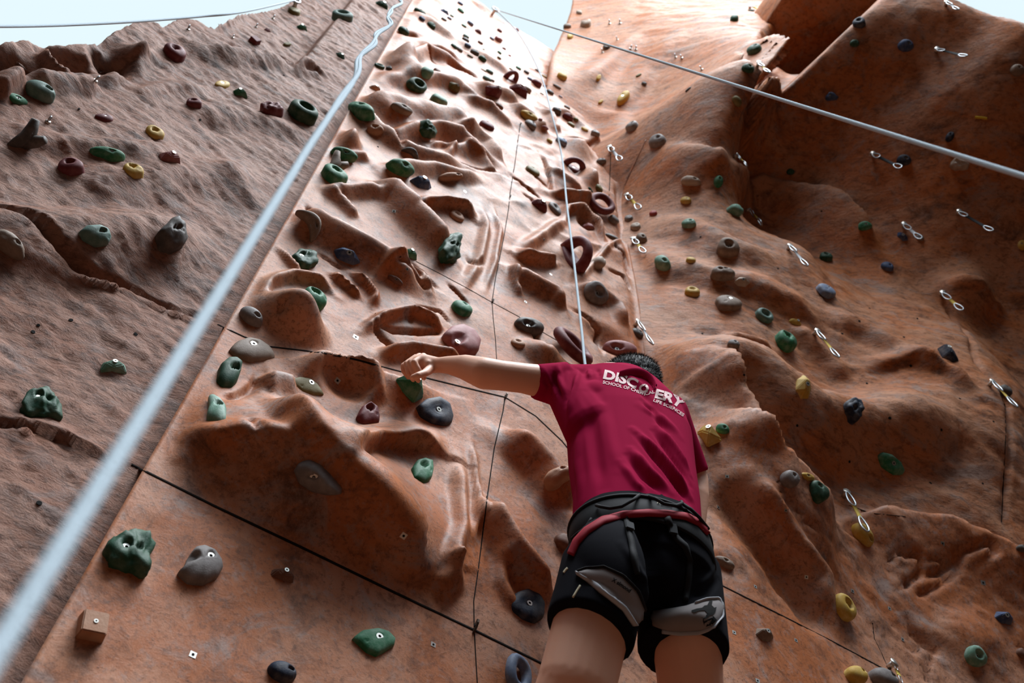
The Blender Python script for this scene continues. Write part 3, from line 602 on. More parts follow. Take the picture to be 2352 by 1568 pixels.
def hold(kind, col, px, py, wpx, ang=0, rh=1.0, rb=1.0, lm=None, bolt=True):
    ol = None
    if (px, py) in OUTL:
        q = OUTL[(px, py)]; cx_ = (min(p[0] for p in q)+max(p[0] for p in q))/2; cy_ = (min(p[1] for p in q)+max(p[1] for p in q))/2
        wpx = max(p[0] for p in q)-min(p[0] for p in q); ang = 0; ol = (q, (cx_, cy_), wpx/2); rb = 1.0
    fr = frame_at(px, py, ang)
    if fr is None: print('NO HIT', kind, col, px, py); return None
    loc, n, d, Xx, Yy, fac = fr
    a = wpx*d/F/2*(1.0 if ol else min(max(fac, 1.0), 1.35)); seed = int(px*7+py*13) % 9973
    # centre of the body, not of its base, belongs under the pixel
    big = wpx >= 26; nf, nr = (30, 11) if wpx >= 44 else ((22, 8) if big else (12, 5))
    bpos = None; mats = [CM[col]]
    if kind in KIND:
        V, Fc, bpos = dome(a, kind, seed, nf, nr, ol); hgt = a*KIND[kind][1]
        
        if ol:                                 # carry the outline onto the rock without shear
            def tg(dx, dy):
                r9 = Vector(ray(px+dx, py+dy)); t9 = (loc-Vector(CAM)).dot(n)/min(-0.08, r9.dot(n)); v9 = Vector(CAM)+r9*t9-loc
                v9 -= n*v9.dot(n); v9 *= 1/3; m9 = 1.7*d/F
                return v9*(m9/v9.length) if v9.length > m9 else v9
            tx, ty = tg(3, 0), tg(0, -3); hp = wpx/2
            ax_, ay_, bx_, by_ = tx.dot(Xx)*hp/a, tx.dot(Yy)*hp/a, ty.dot(Xx)*hp/a, ty.dot(Yy)*hp/a
            V = [(x*ax_+y*bx_, x*ay_+y*by_, z) for x, y, z in V]; bpos = (bpos[0]*ax_+bpos[1]*bx_, bpos[0]*ay_+bpos[1]*by_, bpos[2]); rb = 1.0
        V = [(x, y*rb, z*rh if z > 0 else z) for x, y, z in V]; bpos = (bpos[0], bpos[1]*rb, bpos[2]*rh); hgt *= rh
    elif kind == 'facet':
        rs = random.Random(seed); b = a*0.62*rb; hgt = a*0.60*rh
        base = [(a*math.cos(f)*rs.uniform(.85, 1.05), b*math.sin(f)*rs.uniform(.85, 1.1)) for f in [k*math.pi/3+rs.uniform(-.2, .2) for k in range(6)]]
        pts = [(x, y, -0.15*a) for x, y in base]+[(x*0.97, y*0.97, 0.04*a) for x, y in base]+[(-0.42*a, 0.22*b, hgt*.9), (0.25*a, 0.42*b, hgt), (0.38*a, -0.15*b, hgt*.85), (-0.2*a, -0.3*b, hgt*.7)]
        V, Fc = hull(pts, a*0.035); bpos = (0.02*a, 0.12*b, hgt*0.86)
    elif kind == 'wedge':
        b = a*0.7*rb; hgt = a*0.8*rh
        pts = [(-a, -b*.6, 0), (-a*.8, b*.7, 0), (a, b*.5, 0), (a*.85, -b, 0), (-a, -b*.6, -.15*a), (a, b*.5, -.15*a), (a*.85, -b, -.15*a), (-a*.8, b*.7, -.15*a), (-.5*a, .1*b, hgt*.75), (.15*a, .4*b, hgt), (.6*a, -.3*b, hgt*.8), (-.1*a, -.5*b, hgt*.7)]
        V, Fc = hull(pts, a*0.07); bpos = (.1*a, .15*b, hgt*.86)
    elif kind == 'cube':
        b = a; hgt = a*1.15*rh
        pts = [(sx*a*(.9 if z > 0 else 1), sy*b*(.9 if z > 0 else 1), z) for sx in (-1, 1) for sy in (-1, 1) for z in (-.1*a, hgt)]
        V, Fc = hull(pts, a*0.08); bpos = (0, 0, hgt*0.985)
    elif kind == 'horn':
        hgt = a*0.8
        V, Fc = join(tube([(-a, -.1*a, .05*a), (-.5*a, -.1*a, .2*a), (.1*a, -.05*a, .35*a), (.5*a, .35*a, .6*a), (.75*a, .55*a, .95*a)], [.06*a, .28*a, .42*a, .30*a, .2*a], 14),
                     tube([(-.2*a, -.1*a, .1*a), (.4*a, -.35*a, .35*a), (.75*a, -.6*a, .65*a)], [.3*a, .33*a, .2*a], 12)); bolt = False
    elif kind == 'arch':
        hgt = a*1.15*rh; pts = []
        for k in range(15):
            f = math.pi*k/14; pts.append((-a*.80*math.cos(f), 0.10*a*math.sin(f), (hgt-.22*a)*math.sin(f)**0.85-0.02*a))
        rr = [a*(.30-.08*math.sin(math.pi*k/14)) for k in range(15)]
        V, Fc = tube(pts, rr, 14); V2, F2, _ = dome(a*1.0, 'log', seed, 24, 6); V2 = [(x, y*1.15, z*.42 if z > 0 else z) for x, y, z in V2]
        V, Fc = join((V, Fc), (V2, F2)); bpos = (0, 0, .10*a)
    elif kind == 'loop':                      # flat frame standing off the wall, hole seen from the front
        hgt = a*0.5; pts = []
        for k in range(24):
            f = 2*math.pi*k/24; x = math.cos(f); y = math.sin(f)
            pts.append((a*.74*math.copysign(abs(x)**.8, x), a*.52*rb*math.copysign(abs(y)**.8, y), .22*a+.18*a*(1+y)))
        V, Fc = tube(pts, .26*a, 12, closed=True); bolt = False
    if kind == 'log' and wpx > 40: pass
    off = n*0.0
    Mx = Matrix((Xx, Yy, n)).transposed().to_4x4(); Mx.translation = loc-n*0.003
    # slide down the face so that the middle of the body meets the sight line
    r = Vector(ray(px, py)); tgt = loc-r*(hgt*0.42/max(0.25, -r.dot(n)))
    Mx.translation = tgt-n*((tgt-loc).dot(n))-n*0.003
    back = WALL.ray_cast(Mx.translation+n*0.25, -n)
    if back[0] is not None and (back[0]-Mx.translation).length < 0.18: Mx.translation = back[0]-n*0.003
    o = mesh('climbing_hold', V, Fc, mats, smooth=kind not in ('facet', 'cube'))
    if kind in ('facet', 'cube', 'wedge'): o.data.polygons.foreach_set('use_smooth', [False]*len(o.data.polygons))
    o.matrix_world = Mx
    if bolt and bpos and wpx >= 22:
        v2, f2, mi = disc((bpos[0], bpos[1], bpos[2]+a*0.01), min(a*0.17, 0.011), a*0.06)
        bo = mesh('bolt', v2, f2, [STEEL, HEX], o, False, mi)
    HOLDS.append(dict(o=o, px=px, py=py, col=col, kind=kind, w=wpx, lm=lm)); return o
# (kind, colour, x, y, width in pixels, angle, [height factor, [width factor]], landmark phrase)
T = [
 ('log', 'green', 40, 228, 52, -22, .9, 1, ''), ('egg', 'teal', 97, 210, 60, -25, 1, 1.1, 'the domed dusty green hold at the left edge'), ('horn', 'dkgrey', 57, 315, 80, 10, 1, 1, 'the dark grey branching horn hold'),
 ('pocket', 'maroon', 162, 384, 50, 0, 1, 1, 'the maroon pocket hold at the far left'), ('crimp', 'green', 255, 356, 74, -12, 1, .8, ''), ('cup', 'yellow', 307, 393, 42, 0, .8, 1, ''), ('pocket', 'yellow', 356, 305, 40, -5, .9, 1, ''),
 ('wedge', 'pink', 392, 361, 48, -15, 1, 1, ''), ('crimp', 'maroon', 243, 271, 42, -5, .8, 1, ''), ('pocket', 'maroon', 445, 237, 32, 0, 1, 1, ''), ('log', 'yellow', 512, 193, 38, 10, .8, 1, ''), ('wedge', 'green', 550, 212, 36, 0, 1, 1, ''),
 ('lump', 'maroon', 622, 257, 42, 10, 1, .8, ''), ('ring', 'dkgreen', 697, 256, 66, -35, 1.3, 1.1, 'the thick green ring hold beside the near rope'), ('pocket', 'maroon', 403, 121, 36, 10, 1, 1, ''), ('wedge', 'dkgreen', 783, 129, 24, -60, 1, 1, ''),
 ('ring', 'teal', 787, 37, 46, -5, 1, 1, 'the grey green ring hold left of the near rope'), ('wedge', 'dkgreen', 878, 11, 34, -30, 1, 1, ''), ('wedge', 'green', 693, 62, 24, 0, 1, 1, ''), ('wedge', 'maroon', 612, 70, 15, 20, 1, 1, ''), ('cube', 'maroon', 585, 95, 14, 10, 1, 1, ''),
 ('lump', 'pink', 615, 8, 14, 0, 1, 1, ''), ('log', 'olive', 660, 102, 18, 10, 1, 1, ''), ('lump', 'olive', 676, 27, 22, 0, 1, 1, ''), ('ball', 'maroon', 490, 33, 14, 0, 1, 1, ''), ('wedge', 'green', 501, 54, 14, -30, 1, 1, ''), ('ball', 'green', 559, 29, 9, 0, 1, 1, ''), ('lump', 'maroon', 643, 3, 12, 0, 1, 1, ''),
 ('twolobe', 'taupe', 20, 557, 62, -35, 1.2, 1, 'the two lobed taupe hold cut by the left edge'), ('egg', 'teal', 221, 538, 78, -8, .95, 1.05, 'the pale teal egg hold on the left wall'), ('pinch', 'dkgrey', 400, 532, 74, 80, 1.1, 1, 'the dark grey pinch hold on the left wall'),
 ('wedge', 'palegreen', 261, 837, 62, 0, .8, 1.4, 'the pale green trapezoid hold on the left wall'), ('lump', 'dkgreen', 99, 922, 92, -10, .9, .8, 'the dark green ribbed hold at the left edge'),
 ('lump', 'dkgreen', 302, 1266, 112, -10, .95, 1, 'the big lumpy green hold low on the left'), ('shell', 'grey', 464, 1292, 106, 8, 1, 1, 'the grey shell hold low on the left'), ('cube', 'tan', 214, 1436, 56, -12, 1, 1, 'the terracotta cube shaped hold near the lower left corner'), ('wedge', 'brown', 652, 1315, 62, -12, .9, .8, 'the small brown wedge hold under the lowest joint'),
 ('leaf', 'green', 862, 1471, 102, -4, 1, 1, 'the bright green leaf shaped hold'), ('egg', 'navy', 655, 1541, 64, -20, .9, 1.1, ''), ('loop', 'paleblue', 1187, 1552, 78, 82, 1, 1, ''), ('eye', 'navy', 1212, 1389, 84, -25, 1.2, 1.1, 'the dark blue round hold left of the thigh'),
 ('drop', 'taupe', 583, 800, 106, 175, .8, .9, 'the wide taupe hold under the second joint'), ('thumb', 'dkgreen', 530, 857, 64, 70, 1, 1, 'the upper green thumb hold'), ('thumb', 'palegreen', 497, 937, 66, 100, 1, 1, 'the lower green thumb hold'), ('leaf', 'olive', 708, 885, 82, -25, .8, .7, 'the olive leaf shaped hold'),
 ('cup', 'maroon', 848, 950, 52, 0, 1, 1, 'the small maroon cup hold'), ('eye', 'navy', 1004, 943, 80, -25, 1.1, 1.05, 'the dark blue eye shaped hold'), ('cup', 'green', 972, 1080, 54, -10, 1, 1.1, 'the green cup hold under the blue eye hold'), ('drop', 'grey', 727, 1100, 116, 143, 1.7, 1, 'the grey teardrop hold with a ringed bolt'),
 ('wedge', 'green', 950, 876, 76, -40, 1.3, 1.1, 'the green wedge hold under the hand'), ('twolobe', 'tan', 1283, 1092, 58, 30, 1.1, 1, ''), ('dome', 'brown', 1304, 1246, 56, -30, 1, 1, ''), ('log', 'taupe', 1665, 1291, 46, -25, 1.3, 1.2, ''),
 ('egg', 'grey', 580, 727, 56, -40, 1, 1.1, 'the grey egg hold with two finger pockets'), ('cup', 'green', 726, 689, 48, 0, 1.1, .95, 'the green cup hold on the bulging boss'), ('lump', 'dkgreen', 700, 592, 64, -30, .9, .9, 'the lumpy green hold above the boss'), ('facet', 'blue', 798, 586, 76, -22, 1, 1, 'the slate blue faceted hold'),
 ('banana', 'taupe', 712, 512, 78, -63, 1, 1.1, 'the curved taupe banana hold'), ('wedge', 'green', 943, 579, 38, -20, 1, 1, ''), ('lump', 'dkgreen', 1038, 567, 66, 75, 1, 1, 'the tall lumpy dark green hold'), ('pocket', 'tan', 1050, 495, 36, -30, .7, 1, ''), ('log', 'brown', 909, 643, 38, -32, 1, 1, ''),
 ('dome', 'green', 1065, 706, 42, -10, .9, 1, ''), ('sloper', 'pink', 1062, 779, 90, -25, 1, .85, 'the big pink sloper above the hand'), ('pocket', 'tan', 1190, 786, 34, -15, .7, .9, ''), ('sloper', 'dkgrey', 1220, 746, 62, -10, .9, .8, 'the dark grey dome right of the pink sloper'),
 ('loop', 'maroon', 1312, 800, 84, -55, 1, 1.6, 'the maroon loop hold beside the climber’s rope'), ('sloper', 'pink', 1425, 802, 74, -6, .8, .8, 'the pink oval hold above the head'), ('pocket', 'grey', 1370, 676, 50, -10, .8, .9, ''), ('arch', 'maroon', 1332, 574, 72, -62, 1.1, 1, 'the large maroon handle hold crossed by the rope'),
 ('egg', 'beige', 1380, 601, 32, 35, 1, 1, ''), ('egg', 'dkgrey', 1408, 545, 36, -25, .6, .8, ''), ('lump', 'pink', 1351, 521, 24, 0, 1, 1, ''), ('wedge', 'maroon', 1240, 470, 48, -30, 1.2, 1.1, 'the dark maroon block hold left of the rope'), ('pocket', 'grey', 1277, 479, 30, 80, .6, 1, ''),
 ('loop', 'maroon', 1380, 470, 60, -50, 1, 1.6, 'the box shaped maroon loop hold'), ('log', 'dkgreen', 1358, 436, 16, -60, 1, 1, ''), ('dome', 'grey', 1413, 503, 22, -30, 1, 1, ''), ('dome', 'olive', 1377, 433, 20, -30, 1, 1, ''), ('arch', 'maroon', 1323, 378, 52, -25, .9, 1, 'the small maroon handle hold right of the rope'),
 ('egg', 'grey', 1382, 369, 24, 10, 1, 1, ''), ('ball', 'olive', 1226, 390, 28, 0, .6, 1, ''),
 ('pocket', 'green', 771, 401, 46, -10, 1, 1, ''), ('horn', 'taupe', 770, 375, 46, 15, 1, 1, ''), ('log', 'green', 792, 354, 58, -18, 1.4, 1.2, 'the green slug hold at the left seam'), ('log', 'green', 924, 385, 56, -22, 1.4, 1.3, 'the green slug hold on the central crest'), ('facet', 'blue', 971, 417, 54, -15, 1, 1, 'the blue faceted hold on the central face'),
 ('twolobe', 'tan', 1038, 406, 44, 5, .8, .6, ''), ('banana', 'dkgrey', 945, 351, 44, -35, 1, 1, ''), ('log', 'green', 827, 247, 60, -18, 1.2, 1.1, 'the long green hold beside the near rope'), ('cup', 'tan', 862, 298, 36, 0, .8, .8, ''), ('log', 'taupe', 925, 249, 48, -22, 1, 1, ''),
 ('lump', 'dkgreen', 984, 299, 40, -20, .9, .9, ''), ('dome', 'palegreen', 1012, 228, 36, -25, 1, 1, ''), ('ring', 'dkgreen', 958, 197, 48, -8, .9, .7, 'the oval dark green ring hold on the upper face'), ('wedge', 'olive', 1047, 198, 28, -25, 1, 1, ''), ('wedge', 'tan', 863, 200, 28, -20, .9, .8, ''),
 ('ring', 'dkgreen', 872, 151, 24, -20, 1, 1, ''), ('lump', 'dkgrey', 894, 156, 14, -20, 1, 1, ''), ('egg', 'palegreen', 983, 164, 34, -5, .8, .8, ''), ('dome', 'brown', 1005, 162, 15, 0, 1, 1, ''), ('ball', 'maroon', 1119, 288, 28, 0, .8, 1, ''), ('dome', 'brown', 1146, 244, 25, -35, 1, .8, ''),
 ('log', 'yellow', 1216, 266, 42, -28, 1.2, 1.2, 'the long yellow hold left of the upper rope'), ('dome', 'grey', 1220, 286, 30, -35, 1, 1, ''), ('wedge', 'maroon', 1139, 207, 36, -15, 1.2, 1, 'the left one of two dark maroon wedges'), ('wedge', 'maroon', 1191, 208, 48, -30, 1.1, .9, 'the right one of two dark maroon wedges'), ('arch', 'maroon', 1177, 176, 32, -20, 1, 1, 'the maroon arch hold high on the face'),
 ('dome', 'dkgreen', 931, 68, 27, -40, 1.2, 1, ''), ('log', 'dkgreen', 965, 27, 27, -30, 1.3, 1.2, ''), ('dome', 'blue', 971, 42, 15, -30, 1, 1, ''), ('dome', 'dkgreen', 992, 58, 22, -45, 1, 1, ''),
]
small = '''facet blue 1022 27 26;dome blue 1058 8 14;ring green 1058 26 14;dome grey 1020 45 14;dome paleblue 1033 42 12;dome palegreen 1039 36 10;dome palegreen 1067 58 13;dome paleblue 1081 54 14;wedge maroon 1099 71 18;dome teal 1072 82 15;dome dkgrey 1070 92 18;dome brown 1104 98 14;dome blue 1076 103 16;dome dkgreen 1043 107 16;dome grey 1056 113 18;dome dkgrey 1092 119 22;egg dkgreen 1110 135 20;log olive 1081 128 15;ball maroon 1148 70 11;wedge red 1188 67 10;dome blue 1168 46 9;dome paleblue 1131 88 11;lump pink 1145 90 15;wedge maroon 1157 112 12;ball green 1147 121 9;dome olive 1148 132 9;wedge red 1171 127 8;wedge green 1111 113 8;log olive 1111 161 14;dome teal 1126 164 19;dome teal 1120 180 22;dome brown 1132 184 12;log olive 1175 159 12;dome green 1191 157 14;dome dkgrey 1210 165 14;log grey 1236 162 16;log yellow 1250 175 14;dome blue 1218 181 14;egg maroon 1233 194 26;wedge maroon 1257 194 18;dome dkgrey 1264 212 20;egg taupe 1213 205 22;log grey 1280 198 20;log olive 1245 215 10;log paleblue 1288 221 10;egg dkgrey 1281 251 22;dome grey 1303 247 16;egg maroon 1307 268 26;dome olive 1325 272 13;dome olive 1312 287 20;log yellow 1343 296 17;lump grey 1368 306 20;dome paleblue 1291 324 28;ball yellow 1264 322 13;log pink 1254 293 15;ball pink 1242 273 10;log tan 1108 160 10
ball yellow 1292 174 24;log beige 1330 28 20;lump beige 1345 54 22;ball taupe 1303 59 14;log yellow 1310 83 24 60;lump dkgrey 1393 109 16;log yellow 1376 178 18 60;log olive 1467 172 14 30;ball dkgrey 1480 191 12;log yellow 1432 223 36 50;log yellow 1380 233 14 40;dome grey 1450 288 27;dome grey 1510 323 34;log dkgrey 1580 204 16 40;egg dkgreen 1687 42 20 60;log dkgreen 1725 23 14;dome dkgreen 1732 112 28;dome dkgreen 1720 156 28;egg olive 1695 233 26 -60
pocket navy 1972 50 26;dome dkgreen 1964 99 20;dome blue 2083 104 32;lump blue 1910 222 24;egg navy 2183 312 24 60;dome navy 2078 367 30;lump beige 2204 377 34;ball taupe 2338 160 26
leaf yellow 2348 562 26 80;twolobe beige 1587 415 36;egg green 1652 415 28 80;dome yellow 1576 459 25;ball red 1500 489 16;dome palegreen 1583 511 32;egg palegreen 1690 485 32 -20;dome dkgreen 1817 394 18;leaf green 1987 518 34 10;facet blue 2073 541 32 -40;dome grey 2114 545 18 -30;dome blue 2040 611 28 -30;cup dkgreen 1898 590 27;leaf paleblue 1903 664 48;pocket taupe 1673 568 50;skull taupe 1661 624 52;facet beige 1706 645 42;ball yellow 1587 597 23;egg palegreen 1522 602 36 -40;pocket yellow 1590 669 34;leaf taupe 1675 693 60 5;ring teal 1758 724 36;wedge yellow 1828 740 32 -30;dome grey 1687 788 28;cup green 1809 785 40;dome beige 1460 519 22 -30;egg taupe 1474 546 26 -50;dome grey 1444 500 18 -40
facet navy 2180 806 50 -50;facet yellow 1851 887 62 80;lump navy 1964 940 42 60;eye green 2049 1065 78 -42;wedge yellow 1625 989 52 -35;dome green 1661 984 32 -25;dome grey 1820 1098 36 20;log yellow 1856 1094 32 -15;heart dkgreen 1883 1131 40 10;egg yellow 1987 1231 56 -60;pocket yellow 1940 1397 46 -10;facet taupe 1760 1454 46 -10;egg yellow 1972 1549 44;egg grey 2036 1560 60 -20;facet blue 2308 1417 50 0;pocket palegreen 2244 1508 44 -15;ball dkgrey 2311 896 22;dome brown 2348 1500 20;egg dkgrey 2350 1258 22;dome dkgrey 1466 764 30 -40'''
LMK = {(1692, 0): ''}
LANDM = {(1432, 223): 'the slanting yellow hold on the upper right wall', (1510, 323): 'the grey hold left of the dark overhang', (1720, 156): 'the green hold on the lip of the dark slot', (2083, 104): 'the round blue hold under the big overhang', (2204, 377): 'the whitish hold beside the right rope', (1673, 568): 'the rounded taupe hold on the right wall',
 (1661, 624): 'the taupe hold with two dark sockets', (1675, 693): 'the wide flat taupe hold', (1903, 664): 'the shiny flat blue hold', (2180, 806): 'the dark blue faceted hold at the right', (1851, 887): 'the yellow faceted hold standing upright', (1964, 940): 'the knobbly navy hold', (2049, 1065): 'the large green oval hold',
 (1625, 989): 'the yellow folded hold beside the shirt', (1883, 1131): 'the green heart shaped hold', (1987, 1231): 'the yellow egg hold under the quickdraw', (1940, 1397): 'the yellow eyelet hold low on the right', (1760, 1454): 'the taupe faceted hold right of the thigh', (2308, 1417): 'the blue block hold low on the right',
 (1987, 518): 'the flat green hold near the overhang', (1022, 27): 'the tiny blue faceted hold at the top', (1099, 71): 'the tiny maroon wedge near the top edge', (1307, 268): 'the maroon hold nearest the upper inside corner', (1291, 324): 'the pale blue grey hold right of the rope', (1110, 135): 'the small dark green egg hold up high',
 (1292, 174): 'the shiny yellow ball hold by the upper corner', (1898, 590): 'the dark green knob on the right wall', (1587, 415): 'the beige double hold on the right wall'}
for line in small.replace('\n', ';').split(';'):
    if not line.strip(): continue
    q = line.split(); k, c, x, y, w_ = q[0], q[1], int(q[2]), int(q[3]), float(q[4]); an = float(q[5]) if len(q) > 5 else (-30 if x < 1400 else -5)
    T.append((k, c, x, y, w_, an, 1, 1, LANDM.get((x, y), '')))
for k, c, x, y, w_, an, rh, rb, lm in T: hold(k, c, x, y, w_, an, rh, rb, lm)
# ---- labels: own look, then where it sits next to a hold that can be found
CN = dict(green='green', dkgreen='dark green', palegreen='pale green', teal='grey green', blue='blue', paleblue='pale blue', navy='navy blue', grey='grey', dkgrey='dark grey', taupe='taupe', beige='beige', maroon='maroon', pink='pink', red='red', yellow='yellow', olive='olive', tan='terracotta', brown='brown')
KN = dict(dome='domed', egg='egg shaped', cup='cupped', pocket='pocketed', ring='ring', log='oblong', crimp='thin edge', drop='teardrop', leaf='leaf shaped', sloper='sloping', lump='lumpy', shell='shell', thumb='thumb', eye='eye shaped', pinch='pinch', banana='curved', twolobe='two lobed', heart='heart shaped', ball='round', skull='two socket', facet='faceted', wedge='wedge', cube='cube', horn='horned', arch='handle', loop='loop')
SZ = lambda w_: 'tiny' if w_ < 17 else ('small' if w_ < 34 else ('medium' if w_ < 58 else 'large'))
lms = [h for h in HOLDS if h['lm']]
seen = set()
def dirw(dx, dy):
    a = math.degrees(math.atan2(-dy, dx)) % 360
    return ['right of', 'up right of', 'above', 'up left of', 'left of', 'down left of', 'below', 'down right of'][int((a+22.5)//45) % 8]
for h in HOLDS:
    o = h['o']; o['category'] = 'climbing hold'
    if h['lm']:
        near = min((q for q in lms if q is not h), key=lambda q: math.hypot(q['px']-h['px'], q['py']-h['py']))
        ph = h['lm'].replace('’', "'"); ph = ph[4:] if ph.startswith('the ') else ph
        lab = ph if len(ph.split()) >= 4 else ph+' on the right wall'
    else:
        base = f"{SZ(h['w'])} {CN[h['col']]} {KN[h['kind']]} hold"
        cand = sorted(lms, key=lambda q: math.hypot(q['px']-h['px'], q['py']-h['py']))[:6]; lab = None
        for q in cand:
            dx, dy = h['px']-q['px'], h['py']-q['py']; dist = math.hypot(dx, dy)
            l = f"{base} {'just ' if dist < 60 else ''}{dirw(dx, dy)} {q['lm']}".replace('’', "'")
            if l not in seen and len(l.split()) <= 16: lab = l; break
        if lab is None: lab = l
        if len(lab.split()) < 4: lab = 'small '+lab
    seen.add(lab); o['label'] = lab; o['group'] = 'bolted climbing holds'
# ---- threaded bolt inserts and drilled holes belong to the wall
def insert(px, py, r_, dark=False):
    loc, n, d = hit(px, py)
    if loc is None: return
    Mx = n.to_track_quat('Z', 'Y').to_matrix().to_4x4(); Mx.translation = loc-n*0.002
    par = wf if (loc.x < 1.77 and loc.y > -0.4 and loc.x > 0) else (wl_ if loc.x < 0 else wr)
    r = r_*d/F/2
    if dark: V, Fc = tube([(0, 0, 0), (0, 0, 0.0035)], r, 10); mats = HEX; mi = None
    else:
        V = [(-r, -r, 0), (r, -r, 0), (r, r, 0), (-r, r, 0), (-r, -r, .003), (r, -r, .003), (r, r, .003), (-r, r, .003)]; Fc = [(0, 1, 5, 4), (1, 2, 6, 5), (2, 3, 7, 6), (3, 0, 4, 7), (4, 5, 6, 7)]; mi = [0]*5
        v2, f2 = tube([(0, 0, 0.002), (0, 0, 0.0038)], r*0.42, 10); k = len(V); V += [v for v in v2]; Fc += [tuple(i+k for i in q) for q in f2]; mi += [1]*len(f2); mats = [STEEL, HEX]
    o = mesh('drilled_hole' if dark else 'bolt_insert', V, Fc, mats, par, False, mi); o.matrix_world = Mx
for x, y, r in [(443, 1503, 15), (995, 1480, 12), (927, 1230, 14), (817, 774, 13), (775, 874, 13), (905, 485, 8), (1650, 1165, 9), (1805, 1172, 7), (1852, 1325, 8), (1735, 1347, 8), (1958, 1357, 8), (1686, 1452, 9), (1828, 1470, 8), (2043, 1397, 8), (2165, 1248, 9), (2258, 1338, 10), (2073, 1468, 8), (1740, 1563, 10), (935, 618, 7), (1250, 550, 6), (1207, 693, 7), (1068, 440, 7), (1265, 630, 6), (1670, 1094, 8), (1135, 292, 4)]: insert(x, y, r)
for x, y, r in [(76, 762, 9), (163, 735, 9), (88, 747, 7), (90, 1155, 12), (312, 767, 9), (460, 275, 5), (868, 337, 5), (1709, 861, 5), (1831, 977, 6), (1951, 1060, 6), (2044, 960, 7), (2162, 987, 6), (2092, 840, 6), (1997, 708, 5), (1974, 737, 5), (1934, 766, 6), (2076, 774, 5), (1613, 766, 5), (2137, 1109, 7), (2205, 915, 5), (1740, 449, 5), (1609, 544, 4), (1787, 617, 5), (2257, 1110, 5), (1991, 880, 5), (2282, 968, 5), (2107, 731, 4), (1887, 485, 4), (182, 250, 5), (652, 173, 4)]: insert(x, y, r, True)

# ------------------------------------------------------------------ the climber
SKIN = simple('skin', (0.76, 0.43, 0.31), 0.5, chalk=(0.76, 0.40, 0.27), cs=7, amount=0.6, bump=0.08, bs=300)
SKIN.node_tree.nodes['Principled BSDF'].inputs['Subsurface Weight'].default_value = 0.15
SKIN.node_tree.nodes['Principled BSDF'].inputs['Subsurface Radius'].default_value = (0.02, 0.008, 0.004)
SHIRT = simple('maroon jersey', (0.30, 0.006, 0.045), 0.9, spec=0.02, bump=0.15, bs=900)
BLACK = simple('black shorts cloth', (0.006, 0.006, 0.009), 0.9, spec=0.05, bump=0.15, bs=500)
WEB = simple('black webbing', (0.012, 0.012, 0.014), 0.72, bump=0.2, bs=900)
GREYPAD = simple('grey padding', (0.22, 0.20, 0.20), 0.8, bump=0.1, bs=600)
TRIM = simple('pale grey binding', (0.36, 0.37, 0.40), 0.7)
REDWEB = simple('red webbing', (0.26, 0.012, 0.025), 0.7, bump=0.2, bs=900)
PRINT = simple('pink white print', (0.72, 0.52, 0.52), 0.7)
HAIRM = simple('black hair', (0.005, 0.005, 0.006), 0.55)
CREAM = simple('cream stitching', (0.55, 0.50, 0.36), 0.7)
def capsule(p0, r0, p1, r1, nf=20):
    p0 = Vector(p0); p1 = Vector(p1); d = (p1-p0).normalized(); pts = []; rr = []
    for k in range(6): f = math.pi/2*(k+0.3)/6; pts.append(p0-d*r0*math.cos(f)); rr.append(r0*math.sin(f))
    pts += [p0, p1]; rr += [r0, r1]
    for k in range(6): f = math.pi/2*(6-k-0.3)/6; pts.append(p1+d*r1*math.cos(f)); rr.append(r1*math.sin(f))
    return tube(pts, rr, nf)
def chain(ps):                 # [(point, radius), ...]
    return join(*[capsule(a[0], a[1], b[0], b[1]) for a, b in zip(ps[:-1], ps[1:])])
SX = Vector((0.943, -0.333, 0)).normalized(); SY = Vector((-0.333, -0.943, 0)).normalized(); SZv = Vector((0, 0, 1))
def ell(c, rx, ry, rz, ax=None, n=18):
    c = Vector(c); V = []; Fc = []; X_, Y_, Z_ = ax or (SX, SY, SZv)
    for j in range(n+1):
        t = math.pi*j/n
        for i in range(2*n):
            f = math.pi*i/n; V.append(c+X_*rx*math.sin(t)*math.cos(f)+Y_*ry*math.sin(t)*math.sin(f)+Z_*rz*math.cos(t))
    for j in range(n):
        for i in range(2*n): Fc.append((j*2*n+i, (j+1)*2*n+i, (j+1)*2*n+(i+1) % (2*n), j*2*n+(i+1) % (2*n)))
    return V, Fc
def rings(rs, n=36, cap=True):     # [(centre, rx, ry)] ellipses stacked along the body
    V = []; Fc = []
    for c, rx, ry in rs:
        c = Vector(c)
        for i in range(n): f = 2*math.pi*i/n; V.append(c+SX*rx*math.copysign(abs(math.cos(f))**0.85, math.cos(f))+SY*ry*math.copysign(abs(math.sin(f))**0.85, math.sin(f)))
    for j in range(len(rs)-1):
        for i in range(n): Fc.append((j*n+i, j*n+(i+1) % n, (j+1)*n+(i+1) % n, (j+1)*n+i))
    if cap: Fc += [tuple(range(n))[::-1], tuple((len(rs)-1)*n+i for i in range(n))]
    return V, Fc
def fuse(name, vf, mat, parent, vox, smooth=6, fac=0.6):
    V, Fc = vf; o = mesh(name, V, Fc, mat)
    r = o.modifiers.new('r', 'REMESH'); r.mode = 'VOXEL'; r.voxel_size = vox
    s = o.modifiers.new('s', 'SMOOTH'); s.iterations = smooth; s.factor = fac
    dg = bpy.context.evaluated_depsgraph_get(); me = bpy.data.meshes.new_from_object(o.evaluated_get(dg))
    old = o.data; o.modifiers.clear(); o.data = me; bpy.data.meshes.remove(old); me.name = name
    me.polygons.foreach_set('use_smooth', [True]*len(me.polygons))
    if parent is not None: o.parent = parent
    return o
def bvh(o): return BVHTree.FromPolygons([v.co[:] for v in o.data.vertices], [p.vertices[:] for p in o.data.polygons])
def nrm(v, t): return Vector(v)
person = bpy.data.objects.new('person', None); sc.collection.objects.link(person)
B = lambda px, py, y: Vector(P(px, py, y))
